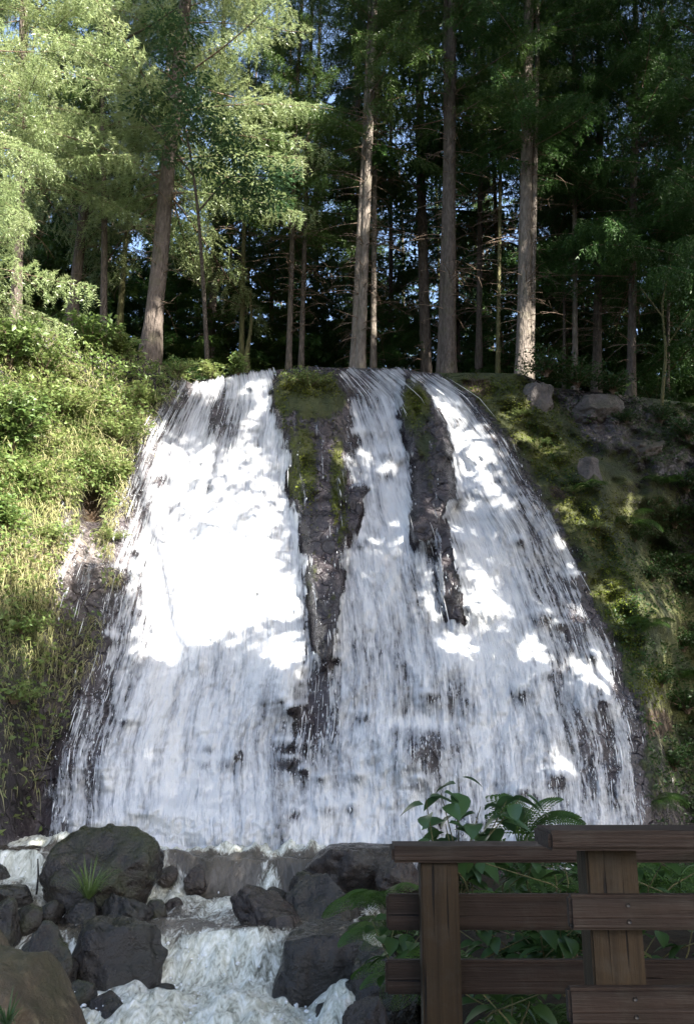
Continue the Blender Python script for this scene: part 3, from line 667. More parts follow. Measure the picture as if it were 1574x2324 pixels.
# ------------------------------------------------------------------ railings
def board(w, d, h, bev):
    bm = bmesh.new(); bmesh.ops.create_cube(bm, size=1)
    bmesh.ops.scale(bm, vec=(w, d, h), verts=bm.verts)
    bmesh.ops.bevel(bm, geom=bm.edges[:], offset=bev, segments=2, affect='EDGES')
    bmesh.ops.triangulate(bm, faces=[f for f in bm.faces if len(f.verts) > 4])
    me = bpy.data.meshes.new('board'); bm.to_mesh(me); bm.free(); return me
def piece(name, parent, base, x0, x1, z0, z1, y0, y1, mat, bev=0.008):
    me = board(x1 - x0, y1 - y0, z1 - z0, bev); me.materials.append(mat); me.name = name
    return link(name, me, parent, Vector(((x0 + x1) / 2, (y0 + y1) / 2, (z0 + z1) / 2)) - Vector(base))
def zx(px, py, Y): p = at(px, py, Y); return float(p[0]), float(p[2])
def railing(label, Y, top, posts, rails, front):
    tx0, tz1 = zx(top[0], top[2], Y); _, tz0 = zx(top[0], top[3], Y); tx1, _ = zx(top[1], top[2], Y)
    px0, _ = zx(posts[0][0], 2000, Y)
    root = empty('wooden_railing', (px0, Y + 0.1, 0.0)); tag(root, label, 'railing'); b = root.location
    piece('top_rail', root, b, tx0, tx1, tz0, tz1, Y - 0.02, Y + 0.20, M['rail'], 0.010)
    for a, c in posts:
        x0, _ = zx(a, 2000, Y + (0.05 if front else 0)); x1, _ = zx(c, 2000, Y + (0.05 if front else 0))
        yy = Y + 0.06 if front else Y + 0.015
        piece('post', root, b, x0, x1, -0.3, tz0 - 0.001, yy, yy + 0.12, M['post'], 0.006)
    for a, c, y0, y1 in rails:
        yy = Y + 0.012 if front else Y + 0.138
        x0, z1 = zx(a, y0, yy); x1, z0 = zx(c, y1, yy)
        r = piece('rail', root, b, x0, x1, z0, z1, yy, yy + 0.045, M['rail'], 0.008)
        if front:
            for pa, pc in posts:
                for fz in (0.28, 0.75):
                    xm = zx((pa + pc) / 2 + 30, 2000, Y)[0]
                    V, F = tube([(0, -0.003, 0), (0, 0.002, 0)], 0.006, 10)
                    V = np.vstack([V, [[0, -0.0035, 0]]]); F3 = np.array([[k, (k + 1) % 10, 20] for k in range(10)])
                    s = link('screw', mesh_data('screw', V, [F, F3], M['screw']), r)
                    s.location = (xm - (x0 + x1) / 2, -0.0235, (z1 - z0) * (0.5 - fz))
    return root
railing('farther lower wooden railing with its end post standing left of the nearer railing', 3.6,
        (888, 2300, 1920, 1957), [(955, 1041)], [(876, 2300, 2030, 2112), (874, 2300, 2180, 2258)], False)
railing('nearer higher wooden railing at the bottom right, boards screwed in front of its post', 2.75,
        (1240, 2400, 1884, 1930), [(1334, 1451)], [(1290, 2400, 2032, 2112), (1288, 2400, 2243, 2330)], True)

# ------------------------------------------------------------------ leaves, ferns, shrubs
def leaf_shape(L=0.1, Wd=0.05, n=5, droop=0.25, fold=0.25, tip=1.0):
    s = np.linspace(0, 1, n + 1); w = Wd / 2 * np.sin(np.pi * np.clip(s, 0, 1) ** 0.8) ** 0.85; w[0] = 0.002; w[-1] = 0
    x = s * L; z = -droop * L * s ** 2
    mid = np.stack([x, 0 * x, z], -1)
    l = np.stack([x, w, z + fold * w], -1); r = np.stack([x, -w, z + fold * w], -1)
    V = np.concatenate([mid, l, r]); m = n + 1; F = []
    for i in range(n):
        F += [[i, i + 1, m + i + 1, m + i], [i + 1, i, 2 * m + i, 2 * m + i + 1]]
    return V, np.array(F)
def diamond(): # cheap folded leaf, 4 triangles, unit length along x
    V = np.array([[0, 0, 0], [0.45, 0.26, 0.06], [1, 0, -0.12], [0.45, -0.26, 0.06], [0.5, 0, 0]], float)
    F = np.array([[0, 4, 1], [4, 2, 1], [0, 3, 4], [4, 3, 2]]); return V, F
DV, DF = diamond()
def scatter_leaves(Pts, Dirs, size, rng, roll=1.0, up=0.6):
    """many small leaves: arrays of positions and outward directions"""
    n = len(Pts); X = Dirs / (np.linalg.norm(Dirs, axis=1)[:, None] + 1e-9)
    Z = rng.normal(0, roll, (n, 3)) * 0.5 + np.array([0, 0, up]); Yv = np.cross(Z, X); Yv /= np.linalg.norm(Yv, axis=1)[:, None] + 1e-9
    Z = np.cross(X, Yv)
    V = Pts[:, None, :] + size[:, None, None] * (DV[None, :, 0:1] * X[:, None] + DV[None, :, 1:2] * Yv[:, None] + DV[None, :, 2:3] * Z[:, None])
    F = (DF[None] + (np.arange(n) * len(DV))[:, None, None]).reshape(-1, 3)
    return V.reshape(-1, 3), F

def shrub_meshes(seed, h=1.0, r=0.6, nst=26, leaf=0.075, per=42, mat='herb', lean=0.5):
    """stems fanning from the base, leaves set along them"""
    rng = np.random.default_rng(seed); g = Geo(); P = []; D = []; S = []
    for i in range(nst):
        a = rng.uniform(0, 2 * np.pi); q = rng.uniform(0.15, 1) ** 0.6; H = h * rng.uniform(0.55, 1.05) * (1 - 0.35 * q)
        s = np.linspace(0, 1, 7); rr = r * q * (s ** 1.4); x = np.cos(a) * rr + 0.05 * fbm(s * 3, i * 7.1, seed, 2); y = np.sin(a) * rr + 0.05 * fbm(s * 3, i * 3.7, seed + 5, 2)
        z = H * (s - 0.28 * lean * s ** 3 * q * 2)
        C_ = np.stack([x, y, z], -1); V, F = tube(C_, np.linspace(0.008, 0.002, 7) * (0.6 + 0.5 * h), 4); g.add(V, F)
        tt = rng.uniform(0.18, 1.0, per) ** 0.75; k = np.clip(tt * 6, 0, 5.999); i0 = k.astype(int); fr = (k - i0)[:, None]
        p = C_[i0] * (1 - fr) + C_[i0 + 1] * fr
        d = rng.normal(0, 1, (per, 3)); d[:, 2] = d[:, 2] * 0.35 + 0.05; d /= np.linalg.norm(d, axis=1)[:, None]
        P.append(p + d * rng.uniform(0.0, 0.10, per)[:, None] * h ** 0.5); D.append(d); S.append(leaf * rng.uniform(0.55, 1.35, per))
    V, F = scatter_leaves(np.concatenate(P), np.concatenate(D), np.concatenate(S), rng)
    return g.data('stem', M['twig']), mesh_data('foliage', V, F, M[mat], False)
SHR = {}
for key, args in dict(nettle=(1, 1.15, 0.50, 22, 0.125, 34, 'herb'), bramble=(2, 0.85, 0.85, 30, 0.075, 46, 'herb'), low=(3, 0.55, 0.75, 30, 0.065, 40, 'herb'),
                      tall=(4, 1.7, 0.75, 32, 0.14, 38, 'herb_mid'), dark=(5, 0.9, 0.85, 30, 0.085, 44, 'herb_dark'), darktall=(6, 1.9, 1.0, 40, 0.095, 60, 'herb_dark')).items():
    SHR[key] = shrub_meshes(*args)
def shrub(kind, label, px, py, Y, sc=1.0, rz=0.0, cat='shrub', group=None, tilt=0.0, name='shrub'):
    st, fo = SHR[kind]
    o = empty(name, at(px, py, Y), (tilt, 0, rz), sc); tag(o, label, cat, group)
    link('stem', st, o)
    f = link('foliage', fo, o); f['kind'] = 'stuff'
    return o

def frond_mesh(seed, L=0.8, mat='fern'):
    rng = np.random.default_rng(seed); g = Geo(); n = 26
    s = np.linspace(0, 1, n); x = L * (s - 0.18 * s ** 3); z = L * (0.55 * s - 0.72 * s ** 2.2)
    C_ = np.stack([x, 0.06 * L * np.sin(s * 2.2 + seed), z], -1)
    g.add(*tube(C_, np.linspace(0.006, 0.001, n), 4))
    for i in range(3, n):
        ln = L * 0.30 * np.sin(np.pi * (0.10 + 0.90 * s[i])) ** 0.8 + 0.012
        T = C_[i] - C_[i - 1]; T /= np.linalg.norm(T)
        for sd in (1, -1):
            d = np.array([0, sd, 0]) * 0.9 + T * 0.45 + np.array([0, 0, -0.18]); d /= np.linalg.norm(d)
            up = np.array([0, 0, 1.0]); bw = np.cross(up, d); bw /= np.linalg.norm(bw)
            m = 6; q = np.linspace(0, 1, m + 1)
            # pinna with toothed edge
            for k in range(m):
                a0 = C_[i] + d * ln * q[k] + np.array([0, 0, -0.25 * ln * q[k] ** 2]); a1 = C_[i] + d * ln * q[k + 1] + np.array([0, 0, -0.25 * ln * q[k + 1] ** 2])
                wv = L * 0.021 * (1 - 0.8 * q[k])
                for s2 in (1, -1):
                    tip = (a0 + a1) / 2 + d * ln * 0.06 + bw * s2 * wv * 1.25 + up * rng.uniform(-.003, .004)
                    g.add([a0, a1, tip], [[0, 1, 2]])
    return g.data('frond', M[mat], False)
FROND = [frond_mesh(i, 0.8) for i in range(3)]
def fern(label, px, py, Y, sc, n=9, seed=0, spread=(0.25, 1.0), facing=None, group=None, lift=0.0):
    rng = np.random.default_rng(seed + 100)
    o = empty('fern', at(px, py, Y)); tag(o, label, 'fern', group)
    for i in range(n):
        f = link('frond', FROND[i % 3], o)
        a = 2 * np.pi * (i + rng.uniform(-.3, .3)) / n if facing is None else facing + rng.uniform(-1.5, 1.5)
        f.rotation_euler = (rng.uniform(-.25, .25), rng.uniform(-0.45, 0.15) + lift, a); k = sc * rng.uniform(0.75, 1.15); f.scale = (k,) * 3
    return o

LEAFM = {}
def leaf_data(kind):
    if kind not in LEAFM:
        L, Wd, dr, mt = dict(sapling=(0.15, 0.10, 0.35, 'sapling'), under=(0.13, 0.085, 0.35, 'herb_dark'))[kind]
        V, F = leaf_shape(L, Wd, 5, dr, 0.3); LEAFM[kind] = mesh_data('leaf', V, F, M[mt], True)
    return LEAFM[kind]
def leafy_plant(name, label, base, stems, kind, seed, lsc=1.0, cat='plant', group=None):
    """stems: list of polylines in world space with the number of leaf whorls at their upper end"""
    rng = np.random.default_rng(seed); base = np.asarray(base, float)
    o = empty(name, base); tag(o, label, cat, group)
    for pts, nl in stems:
        pts = np.asarray(pts, float) - base; s = np.linspace(0, 1, 12); kk = np.linspace(0, 1, len(pts))
        Cc = np.stack([np.interp(s, kk, pts[:, j]) for j in range(3)], -1)
        link('stem', mesh_data('stem', *tube(Cc, np.linspace(0.006, 0.002, 12), 5), M['bark_moss']), o)
        for i in range(nl):
            t = 1 - 0.62 * (i / max(1, nl - 1)) ** 1.2; j = min(10, int(t * 11)); p = Cc[j] + (Cc[j + 1] - Cc[j]) * (t * 11 - j)
            a = i * 2.4 + rng.uniform(-.4, .4); el = rng.uniform(-0.25, 0.45) - (0.35 if kind == 'sapling' else 0.2)
            lf = link('leaf', leaf_data(kind), o)
            lf.location = p + np.array([math.cos(a), math.sin(a), 0.2]) * 0.02
            lf.rotation_euler = (rng.uniform(-.4, .4), -el, a); k = lsc * rng.uniform(0.7, 1.2); lf.scale = (k,) * 3
    return o

# leafy sapling and ferns in front of the fall, behind the railing
def stem_to(b, *pp): return [b] + [at(*p) for p in pp]
b0 = at(1040, 2060, 5.2)
leafy_plant('sapling', 'leafy young sapling with broad dark leaves rising behind the railing', b0,
            [(stem_to(b0, (1030, 1920, 5.2), (1000, 1800, 5.15)), 9), (stem_to(b0, (1040, 1900, 5.25), (1040, 1765, 5.3)), 8), (stem_to(b0, (1060, 1930, 5.2), (1090, 1830, 5.2)), 6),
             (stem_to(b0, (1090, 1920, 5.2), (1185, 1805, 5.2)), 11), (stem_to(b0, (1090, 1930, 5.25), (1150, 1815, 5.25)), 8), (stem_to(b0, (990, 1960, 5.1), (965, 1810, 5.1)), 8), (stem_to(b0, (1030, 1960, 5.1), (1010, 1870, 5.1)), 5)], 'sapling', 4, 1.0, 'sapling')
fern('slender fern standing right of the leafy sapling, behind the railing', 1185, 1915, 5.4, 0.62, 9, 1, facing=0.3, lift=-0.55)
fern('big fern drooping over dark rocks left of the end post', 885, 2060, 7.6, 0.72, 13, 2)
fern('fern hanging below the big one, left of the end post', 870, 2120, 7.2, 0.6, 10, 3)
rngp = np.random.default_rng(20)
spots = [(1075, 2010, 5.2, 'leafy plant low behind the railing, right beside the end post'), (1150, 2020, 5.4, 'leafy plant behind the railing below the leafy sapling'),
         (1250, 2030, 5.0, 'leafy plant in the upper gap of the railing, left of the nearer post'), (1500, 2040, 5.0, 'leafy plant in the upper gap right of the nearer post'),
         (1110, 2190, 4.7, 'leafy plant in the lower gap beside the end post'), (1200, 2190, 4.8, 'leafy plant with pale big leaves in the middle of the lower gap'),
         (1280, 2200, 4.6, 'leafy plant in the lower gap left of the nearer post'), (1500, 2200, 4.7, 'leafy plant in the lower gap right of the nearer post'),
         (1150, 2330, 4.5, 'leafy plant at the bottom edge under the lowest rail'), (915, 2200, 5.6, 'leafy plant with pale hanging leaves left of the end post')]
for i, (px, py, Y, lab) in enumerate(spots):
    b = at(px, py + 60, Y); st = []
    for k in range(5):
        st.append(([b, b + np.array([rngp.normal(0, .1), rngp.normal(0, .08), 0.16]), b + np.array([rngp.normal(0, .22), rngp.normal(0, .15), 0.30 + rngp.uniform(0, .12)])], 7))
    leafy_plant('leafy_plant', lab, b, st, 'under', 50 + i, 0.9)
for i, (px, py, Y, sc, lab) in enumerate([(1190, 2060, 6.2, 0.8, 'fern behind the railing between the end post and the nearer post'), (1330, 2020, 6.5, 0.8, 'fern just left of the nearer post in the upper gap'),
        (1540, 2030, 6.0, 0.85, 'bright fern at the right edge in the upper gap of the railing'), (1080, 2230, 5.4, 0.7, 'fern in the lower gap beside the end post'), (1540, 2230, 5.4, 0.7, 'fern at the right edge in the lower gap'),
        (1470, 1990, 7.2, 0.8, 'fern right behind the nearer post below the top rail'), (930, 2230, 6.2, .6, 'small fern close to the left side of the end post'), (1230, 2340, 5.0, .7, 'fern at the bottom edge between the two posts')]):
    fern(lab, px, py, Y, sc, 9, 30 + i)

rw = np.random.default_rng(15)
for i, (x, y) in enumerate(((1.7, 7.5), (2.4, 9.0), (3.2, 7.0), (3.6, 10.5), (4.6, 8.5), (5.4, 11.5), (2.2, 11.5), (6.2, 9.5), (3.8, 12.3), (5.0, 6.5), (6.8, 12.2), (7.4, 7.8))):
    q = pix(np.array([x, y, 0.2]))
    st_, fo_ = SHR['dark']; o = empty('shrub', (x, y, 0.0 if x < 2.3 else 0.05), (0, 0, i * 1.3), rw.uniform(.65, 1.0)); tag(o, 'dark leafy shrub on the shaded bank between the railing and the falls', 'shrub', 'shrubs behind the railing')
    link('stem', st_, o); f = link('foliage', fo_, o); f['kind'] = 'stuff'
# ------------------------------------------------------------------ left bank and ledge plants
BANK = [('tall', 'tall sunlit nettles at the left edge of the bank, lowest of the tall clumps', 30, 1010, 14.3, 1.0), ('tall', 'tall leafy clump on the left bank just below the spruce boughs', 20, 820, 15.6, 1.0),
        ('nettle', 'bright nettle clump at the left edge half way up the bank', 60, 1100, 13.9, 1.0), ('bramble', 'sunlit bramble mound in the middle of the left bank', 140, 930, 15.0, 1.1),
        ('bramble', 'arching bramble above the dark hollow of the left bank', 200, 1060, 14.8, 1.0), ('tall', 'bushy green clump on the crest between the bank and the leaning trunk', 200, 790, 17.0, 0.95),
        ('nettle', 'nettle clump just left of the leaning trunk foot', 280, 800, 17.8, 1.0), ('low', 'low leafy mound right of the leaning trunk foot', 400, 838, 18.6, 1.0),
        ('low', 'low leafy mound on the bank edge above the left stream', 320, 900, 16.9, 1.1), ('bramble', 'leafy clump hanging beside the top of the left stream', 270, 990, 15.8, 0.9),
        ('nettle', 'pale nettle clump above the wet rock at the left edge', 20, 1190, 13.5, 0.8), ('low', 'leafy cushion on the ledge below the dark hollow', 110, 1210, 13.6, 0.8),
        ('bramble', 'green clump on the crest left of the foremost trunk', 100, 830, 16.0, 1.1), ('nettle', 'leafy clump on the crest by the lip of the left stream', 480, 848, 19.2, 0.7),
        ('nettle', 'small leafy plant at the lip beside the mossy ridge top', 540, 838, 19.7, 0.7), ('low', 'leafy cap growing on top of the middle rock ridge', 700, 862, 18.8, 0.95),
        ('low', 'grassy cushion low on the left bank beside the thin side trickle', 50, 1420, 13.2, 0.9), ('low', 'shaded leafy cushion low at the left edge', 30, 1580, 12.9, 0.9),
        ('bramble', 'sunlit clump at the left edge right below the lowest spruce bough', -30, 920, 14.6, 1.1), ('nettle', 'yellow-green clump beside the hollow, nearest the left stream', 262, 1090, 15.1, 0.75),
        ('low', 'leafy cushion between the hollow and the left stream', 250, 1210, 14.6, 0.6)]
for i, (k, lab, px, py, Y, sc) in enumerate(BANK):
    Yc = float(cliff_Y(px, max(py, lip(px) + 4)))
    shrub(k, lab, px, py + 18, Yc - 0.10, sc, i * 1.7, group='leafy clumps on the left bank')
for i, (px, py, sc, lab) in enumerate([(1180, 945, 0.45, 'small leafy plant on the moss right of the falls top'), (1235, 1010, .38, 'small leafy plant on the sunlit moss of the right bank'), (1300, 1120, 0.4, 'small leafy plant above the fern on the right bank'),
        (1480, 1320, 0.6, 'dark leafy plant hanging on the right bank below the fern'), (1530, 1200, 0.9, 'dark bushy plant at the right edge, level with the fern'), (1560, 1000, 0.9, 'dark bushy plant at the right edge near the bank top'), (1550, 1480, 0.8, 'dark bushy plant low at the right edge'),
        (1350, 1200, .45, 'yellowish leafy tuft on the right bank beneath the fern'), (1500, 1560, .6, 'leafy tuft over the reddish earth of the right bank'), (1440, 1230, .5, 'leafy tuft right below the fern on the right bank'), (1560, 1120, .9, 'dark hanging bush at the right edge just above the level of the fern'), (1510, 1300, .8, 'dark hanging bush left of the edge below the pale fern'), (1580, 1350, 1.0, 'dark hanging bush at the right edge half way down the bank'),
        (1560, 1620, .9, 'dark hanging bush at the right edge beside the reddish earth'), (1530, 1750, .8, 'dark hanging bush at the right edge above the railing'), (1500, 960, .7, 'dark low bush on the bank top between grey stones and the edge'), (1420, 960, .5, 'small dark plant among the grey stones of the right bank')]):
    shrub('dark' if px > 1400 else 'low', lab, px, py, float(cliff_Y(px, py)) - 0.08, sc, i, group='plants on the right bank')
fern('pale fern spreading on the right bank beyond the falls', 1425, 1190, float(cliff_Y(1425, 1190)) - 0.1, 1.0, 11, 12)
for px, py, sc, lab in ((1340, 1105, .6, 'small fern on the right bank above the pale fern, nearest the water'), (1530, 1270, .9, 'dark fern at the right edge just below the pale fern'), (1500, 1100, .8, 'dark fern on the right bank above and right of the pale fern'),
                        (1545, 1540, .9, 'dark fern at the right edge level with the lowest sun patch'), (1490, 1820, .8, 'dark fern at the foot of the right bank just above the railing'), (1560, 930, .8, 'dark fern at the right edge on top of the bank')):
    fern(lab, px, py, float(cliff_Y(px, py)) - 0.1, sc, 9, int(px))
fern('dim fern on the right bank below the pale fern', 1475, 1420, float(cliff_Y(1475, 1420)) - 0.1, 0.7, 8, 13)

def hanging_grass():
    """blades hanging down the left bank and moss cushions; uncountable, one object each"""
    rng = np.random.default_rng(9); n = 22000
    px = rng.uniform(-120, 420, n * 2); py = rng.uniform(740, 1800, n * 2)
    ok = (px < edgeL(py) + 12) & (py > lip(px)) & (cover(px, py) < 0.35) & (rng.uniform(0, 1, n * 2) < ip(py, (740, .4), (1000, .7), (1080, 1), (1310, 1), (1420, .35), (1600, .18), (1800, .06))) & (gauss(px, py, 205, 1160, 34, 60) < 0.4) & (gauss(px, py, 185, 1310, 75, 130) < 0.55)
    px, py = px[ok][:n], py[ok][:n]; n = len(px)
    P = at(px, py, cliff_Y(px, py) + 0.03)
    L = rng.gamma(3, 0.07, n) + 0.06; s = np.array([0, 0.35, 0.7, 1.0])
    out = np.stack([rng.normal(0.1, 0.35, n), -np.abs(rng.normal(0.55, 0.2, n)), rng.normal(0.45, 0.3, n)], -1)
    pos = P[:, None] + L[:, None, None] * (s[None, :, None] * out[:, None] + (s ** 2)[None, :, None] * np.array([0, -0.12, -0.95]))
    w = (rng.uniform(0.004, 0.011, n))[:, None] * np.array([1, .9, .6, .05])[None]
    sd = np.stack([np.cos(a := rng.uniform(-.8, .8, n)), np.sin(a), 0 * a], -1)
    V = np.stack([pos - w[..., None] * sd[:, None], pos + w[..., None] * sd[:, None]], 2).reshape(-1, 3)
    f = np.array([[2 * i, 2 * i + 1, 2 * i + 3, 2 * i + 2] for i in range(3)])
    F = (f[None] + (np.arange(n) * 8)[:, None, None]).reshape(-1, 4)
    tag(link('hanging_grass', mesh_data('hanging_grass', V, F, M['grass'])), 'sunlit grass hanging down the left bank', kind='stuff')
    # small leaves all over the bank, between the clumps
    n = 26000; px = rng.uniform(-250, 460, n * 2); py = rng.uniform(700, 1900, n * 2)
    ok = (px < edgeL(py) - 6) & (py > lip(px)) & (cover(px, py) < 0.3) & (rng.uniform(0, 1, n * 2) < ip(py, (700, 1), (1050, .9), (1180, .45), (1350, .25), (1600, .12), (1900, .04))) & (gauss(px, py, 205, 1160, 34, 60) < 0.45) & (gauss(px, py, 185, 1310, 75, 130) < 0.7)
    px, py = px[ok][:n], py[ok][:n]; n = len(px)
    P = at(px, py, cliff_Y(px, py)); mound = np.clip(0.35 + 1.3 * fbm(P[:, 0] * 1.5, P[:, 2] * 1.7, 3.0, 3), 0, 1.2)
    P = at(px, py, cliff_Y(px, py) - mound * 0.75 * rng.uniform(0.35, 1.0, n) - 0.02)
    V, F = scatter_leaves(P, rng.normal(0, 1, (n, 3)) * [1, 1, .5] + [0, -.3, -.1], rng.uniform(0.04, 0.15, n) ** 1.0, rng)
    tag(link('ground_cover', mesh_data('ground_cover', V, F, M['herb'], False)), 'leafy ground cover on the left bank', kind='stuff')
    # ground cover on the right bank and along the lip
    n = 16000; px = rng.uniform(1000, 1760, n * 3); py = rng.uniform(840, 1900, n * 3)
    patch = fbm(px * 0.012, py * 0.012, 4, 3) + ip(px, (1000, -.35), (1300, -.15), (1450, .15), (1700, .4))
    ok = (px > edgeR(py) + 30) & (py > lip(px)) & (patch > 0.02) & (rng.uniform(0, 1, n * 3) < ip(px, (1000, .25), (1350, .5), (1500, 1)))
    px, py = px[ok][:n], py[ok][:n]; n = len(px)
    P = at(px, py, cliff_Y(px, py) - rng.gamma(1.4, 0.08, n))
    V, F = scatter_leaves(P, rng.normal(0, 1, (n, 3)) * [1, 1, .5] + [0, -.3, -.1], rng.uniform(0.03, 0.10, n), rng)
    tag(link('ground_cover', mesh_data('ground_cover', V, F, M['herb_dark'], False)), 'dark ground cover on the right bank', kind='stuff')
    # moss tufts on the ridges and the right bank
    n = 14000; A = []
    for cx, cy_, rx, ry, k in ((700, 868, 80, 26, 1500), (635, 945, 16, 45, 400), (688, 1070, 28, 80, 900), (765, 1100, 12, 90, 600), (775, 1190, 12, 60, 300), (940, 905, 26, 45, 800), (1180, 930, 70, 60, 1600), (1250, 1030, 70, 60, 1800), (1330, 1165, 70, 40, 1200),
                               (1390, 1330, 36, 110, 1800), (1430, 1440, 30, 60, 600), (1470, 1560, 40, 40, 500), (1110, 880, 60, 20, 500)):
        A.append(np.stack([rng.normal(cx, rx * .7, k), rng.normal(cy_, ry * .7, k)], -1))
    A = np.concatenate(A); px, py = A[:, 0], A[:, 1]; ok = (py > lip(px)) & (cover(px, py) < 0.15); px, py = px[ok], py[ok]; n = len(px)
    P = at(px, py, cliff_Y(px, py) - 0.015)
    V, F = scatter_leaves(P, rng.normal(0, .5, (n, 3)) + [0, -.7, -.35], rng.uniform(0.03, 0.085, n), rng)
    tag(link('moss', mesh_data('moss', V, F, M['moss'], False)), 'green moss tufts on the rock ridges and right bank', kind='stuff')
hanging_grass()

# grass tuft and stick at the large boulder
def grass_tuft(label, px, py, Y, n=42, L=0.42, seed=1, mat='fern', name='grass_tuft'):
    rng = np.random.default_rng(seed); o = empty(name, at(px, py, Y)); tag(o, label, 'grass')
    for i in range(n):
        a = rng.uniform(0, 2 * np.pi); l = L * rng.uniform(.5, 1.1); k = rng.uniform(.3, 1.0); s = np.linspace(0, 1, 6)
        x = l * k * s; z = l * (1.05 * s - 0.75 * k * s ** 2); w = 0.007 * (1 - s ** 2) + 0.0006
        m = np.stack([x, 0 * x, z], -1); V = np.concatenate([m + np.stack([0 * w, w, 0 * w], -1), m - np.stack([0 * w, w, 0 * w], -1)]) @ rotz(a).T
        F = np.array([[j, j + 1, 6 + j + 1, 6 + j] for j in range(5)])
        link('blade', mesh_data('blade', V, F, M[mat]), o)
    return o
grass_tuft('green grass tuft growing in front of the large rounded boulder', 200, 2046, 11.0, 80, 0.66, 1, 'herb_mid')
grass_tuft('dark grass tuft at the bottom left corner beside the tan boulder', 15, 2335, 6.6, 30, 0.3, 5, 'herb_dark')
st = empty('stick', at(84, 2020, 11.7)); tag(st, 'thin black stick standing in the water by the small side fall', 'stick')
link('shaft', mesh_data('shaft', *tube([(0, 0, -.05), (0.005, 0, .15), (-0.02, 0, .36)], [0.014, 0.013, 0.008], 6), M['rock']), st)

# ------------------------------------------------------------------ conifers
def branch_proto(seed, L=3.0, tuft=(0.080, 0.022), sp=0.085, hang=1.0, dens=1.0):
    rng = np.random.default_rng(seed); P = []; D = []; S = []; g = Geo()
    s = np.linspace(0, 1, 14); C_ = np.stack([L * s, 0.10 * L * np.sin(2.1 * s + seed) * s, L * (0.16 * s - 0.46 * s ** 2 + 0.16 * s ** 3)], -1)
    g.add(*tube(C_, np.linspace(0.022, 0.003, 14), 4))
    def axis(t): k = np.clip(t * 13, 0, 12.999); i = k.astype(int) if hasattr(k, 'astype') else int(k); f = k - i; return C_[i] * (1 - f) + C_[i + 1] * f
    for t in np.arange(0.10, 1.0, sp / L):
        for sd in (1, -1):
            if rng.uniform() > 0.92 * dens: continue
            t2 = min(0.999, t + rng.uniform(-.01, .01)); o = axis(np.float64(t2))
            l = (0.26 * L * (1 - t2) ** 0.75 * min(1, 0.25 + t2 * 3.5) + 0.10) * rng.uniform(.7, 1.2)
            fw = rng.uniform(.5, 1.0); d = np.array([fw, sd * 1.0, rng.uniform(-.25, .1)]); d /= np.linalg.norm(d)
            m = max(3, int(l / 0.042)); q = np.linspace(0.08, 1, m)
            tw = o + q[:, None] * l * d + np.array([0, 0, -1.0]) * (0.30 * hang * l * q ** 1.8)[:, None]
            for side in (1, -1):
                dd = d * 0.8 + side * np.array([-d[1], d[0], 0]) * 0.7 + rng.normal(0, .22, (m, 3)) + [0, 0, -0.25 * hang]
                P.append(tw); D.append(dd); S.append(np.full(m, tuft[0]) * rng.uniform(.7, 1.25, m))
            # pendulous twiglets
            for _ in range(int(2 * hang + rng.uniform(0, 1.6))):
                qq = rng.uniform(.25, 1.0); o2 = o + qq * l * d + np.array([0, 0, -0.30 * hang * l * qq ** 1.8]); l2 = rng.uniform(.12, .34) * hang
                m2 = max(3, int(l2 / 0.04)); q2 = np.linspace(0.1, 1, m2); d2 = np.array([rng.normal(0, .25), rng.normal(0, .25), -1.0])
                tw2 = o2 + q2[:, None] * l2 * d2
                for side in (1, -1):
                    P.append(tw2); D.append(np.array([side * .55, rng.normal(0, .4), -0.75]) + rng.normal(0, .2, (m2, 3))); S.append(np.full(m2, tuft[0]) * rng.uniform(.6, 1.1, m2))
    P = np.concatenate(P); D = np.concatenate(D); S = np.concatenate(S); n = len(P)
    D /= np.linalg.norm(D, axis=1)[:, None]; sdv = np.cross(D, rng.normal(0, 1, (n, 3))); sdv /= np.linalg.norm(sdv, axis=1)[:, None]
    w = tuft[1] / tuft[0] * S * 0.5
    V = np.stack([P - sdv * w[:, None], P + sdv * w[:, None], P + D * S[:, None]], 1).reshape(-1, 3)
    T = np.arange(3 * n).reshape(-1, 3)
    return (V, T), g.arr()
PROTO = [branch_proto(i) for i in range(4)]
PROTO_FAR = [branch_proto(20 + i, 3.0, (0.17, 0.06), 0.24, 0.8) for i in range(3)]
def crown_meshes(name, seed, H, prof, whorl=0.5, nb=5, protos=PROTO, mat='spruce', pitch=0.0, zmax=None):
    """H crown height; prof(t) branch length along the crown; returns (foliage mesh, branch wood mesh)"""
    rng = np.random.default_rng(seed); V = []; T = []; n = 0; BV = []; BQ = []; bn = 0; z = 0.0
    while z < H:
        t = z / H
        for k in range(nb):
            (fv, ft), (bv, bt, bq) = protos[rng.integers(len(protos))]
            L = prof(t) * rng.uniform(.7, 1.15); sc = L / 3.0; a = rng.uniform(0, 2 * np.pi)
            Rm = rotz(a) @ roty(-(pitch + 0.55 * t + rng.normal(0, .12))) @ rotx(rng.normal(0, .25)) * 1.0
            S = np.array([sc, sc ** 0.8, sc ** 0.8])
            o = np.array([0, 0, z + rng.uniform(-.25, .25) * whorl])
            V.append((fv * S) @ Rm.T + o); T.append(ft + n); n += len(fv)
            BV.append((bv * S) @ Rm.T + o); BQ.append(bq + bn); bn += len(bv)
        z += whorl * rng.uniform(.8, 1.2)
    return (mesh_data('crown', np.concatenate(V), np.concatenate(T), M[mat], False), mesh_data('branch', np.concatenate(BV), np.concatenate(BQ), M['twig']))
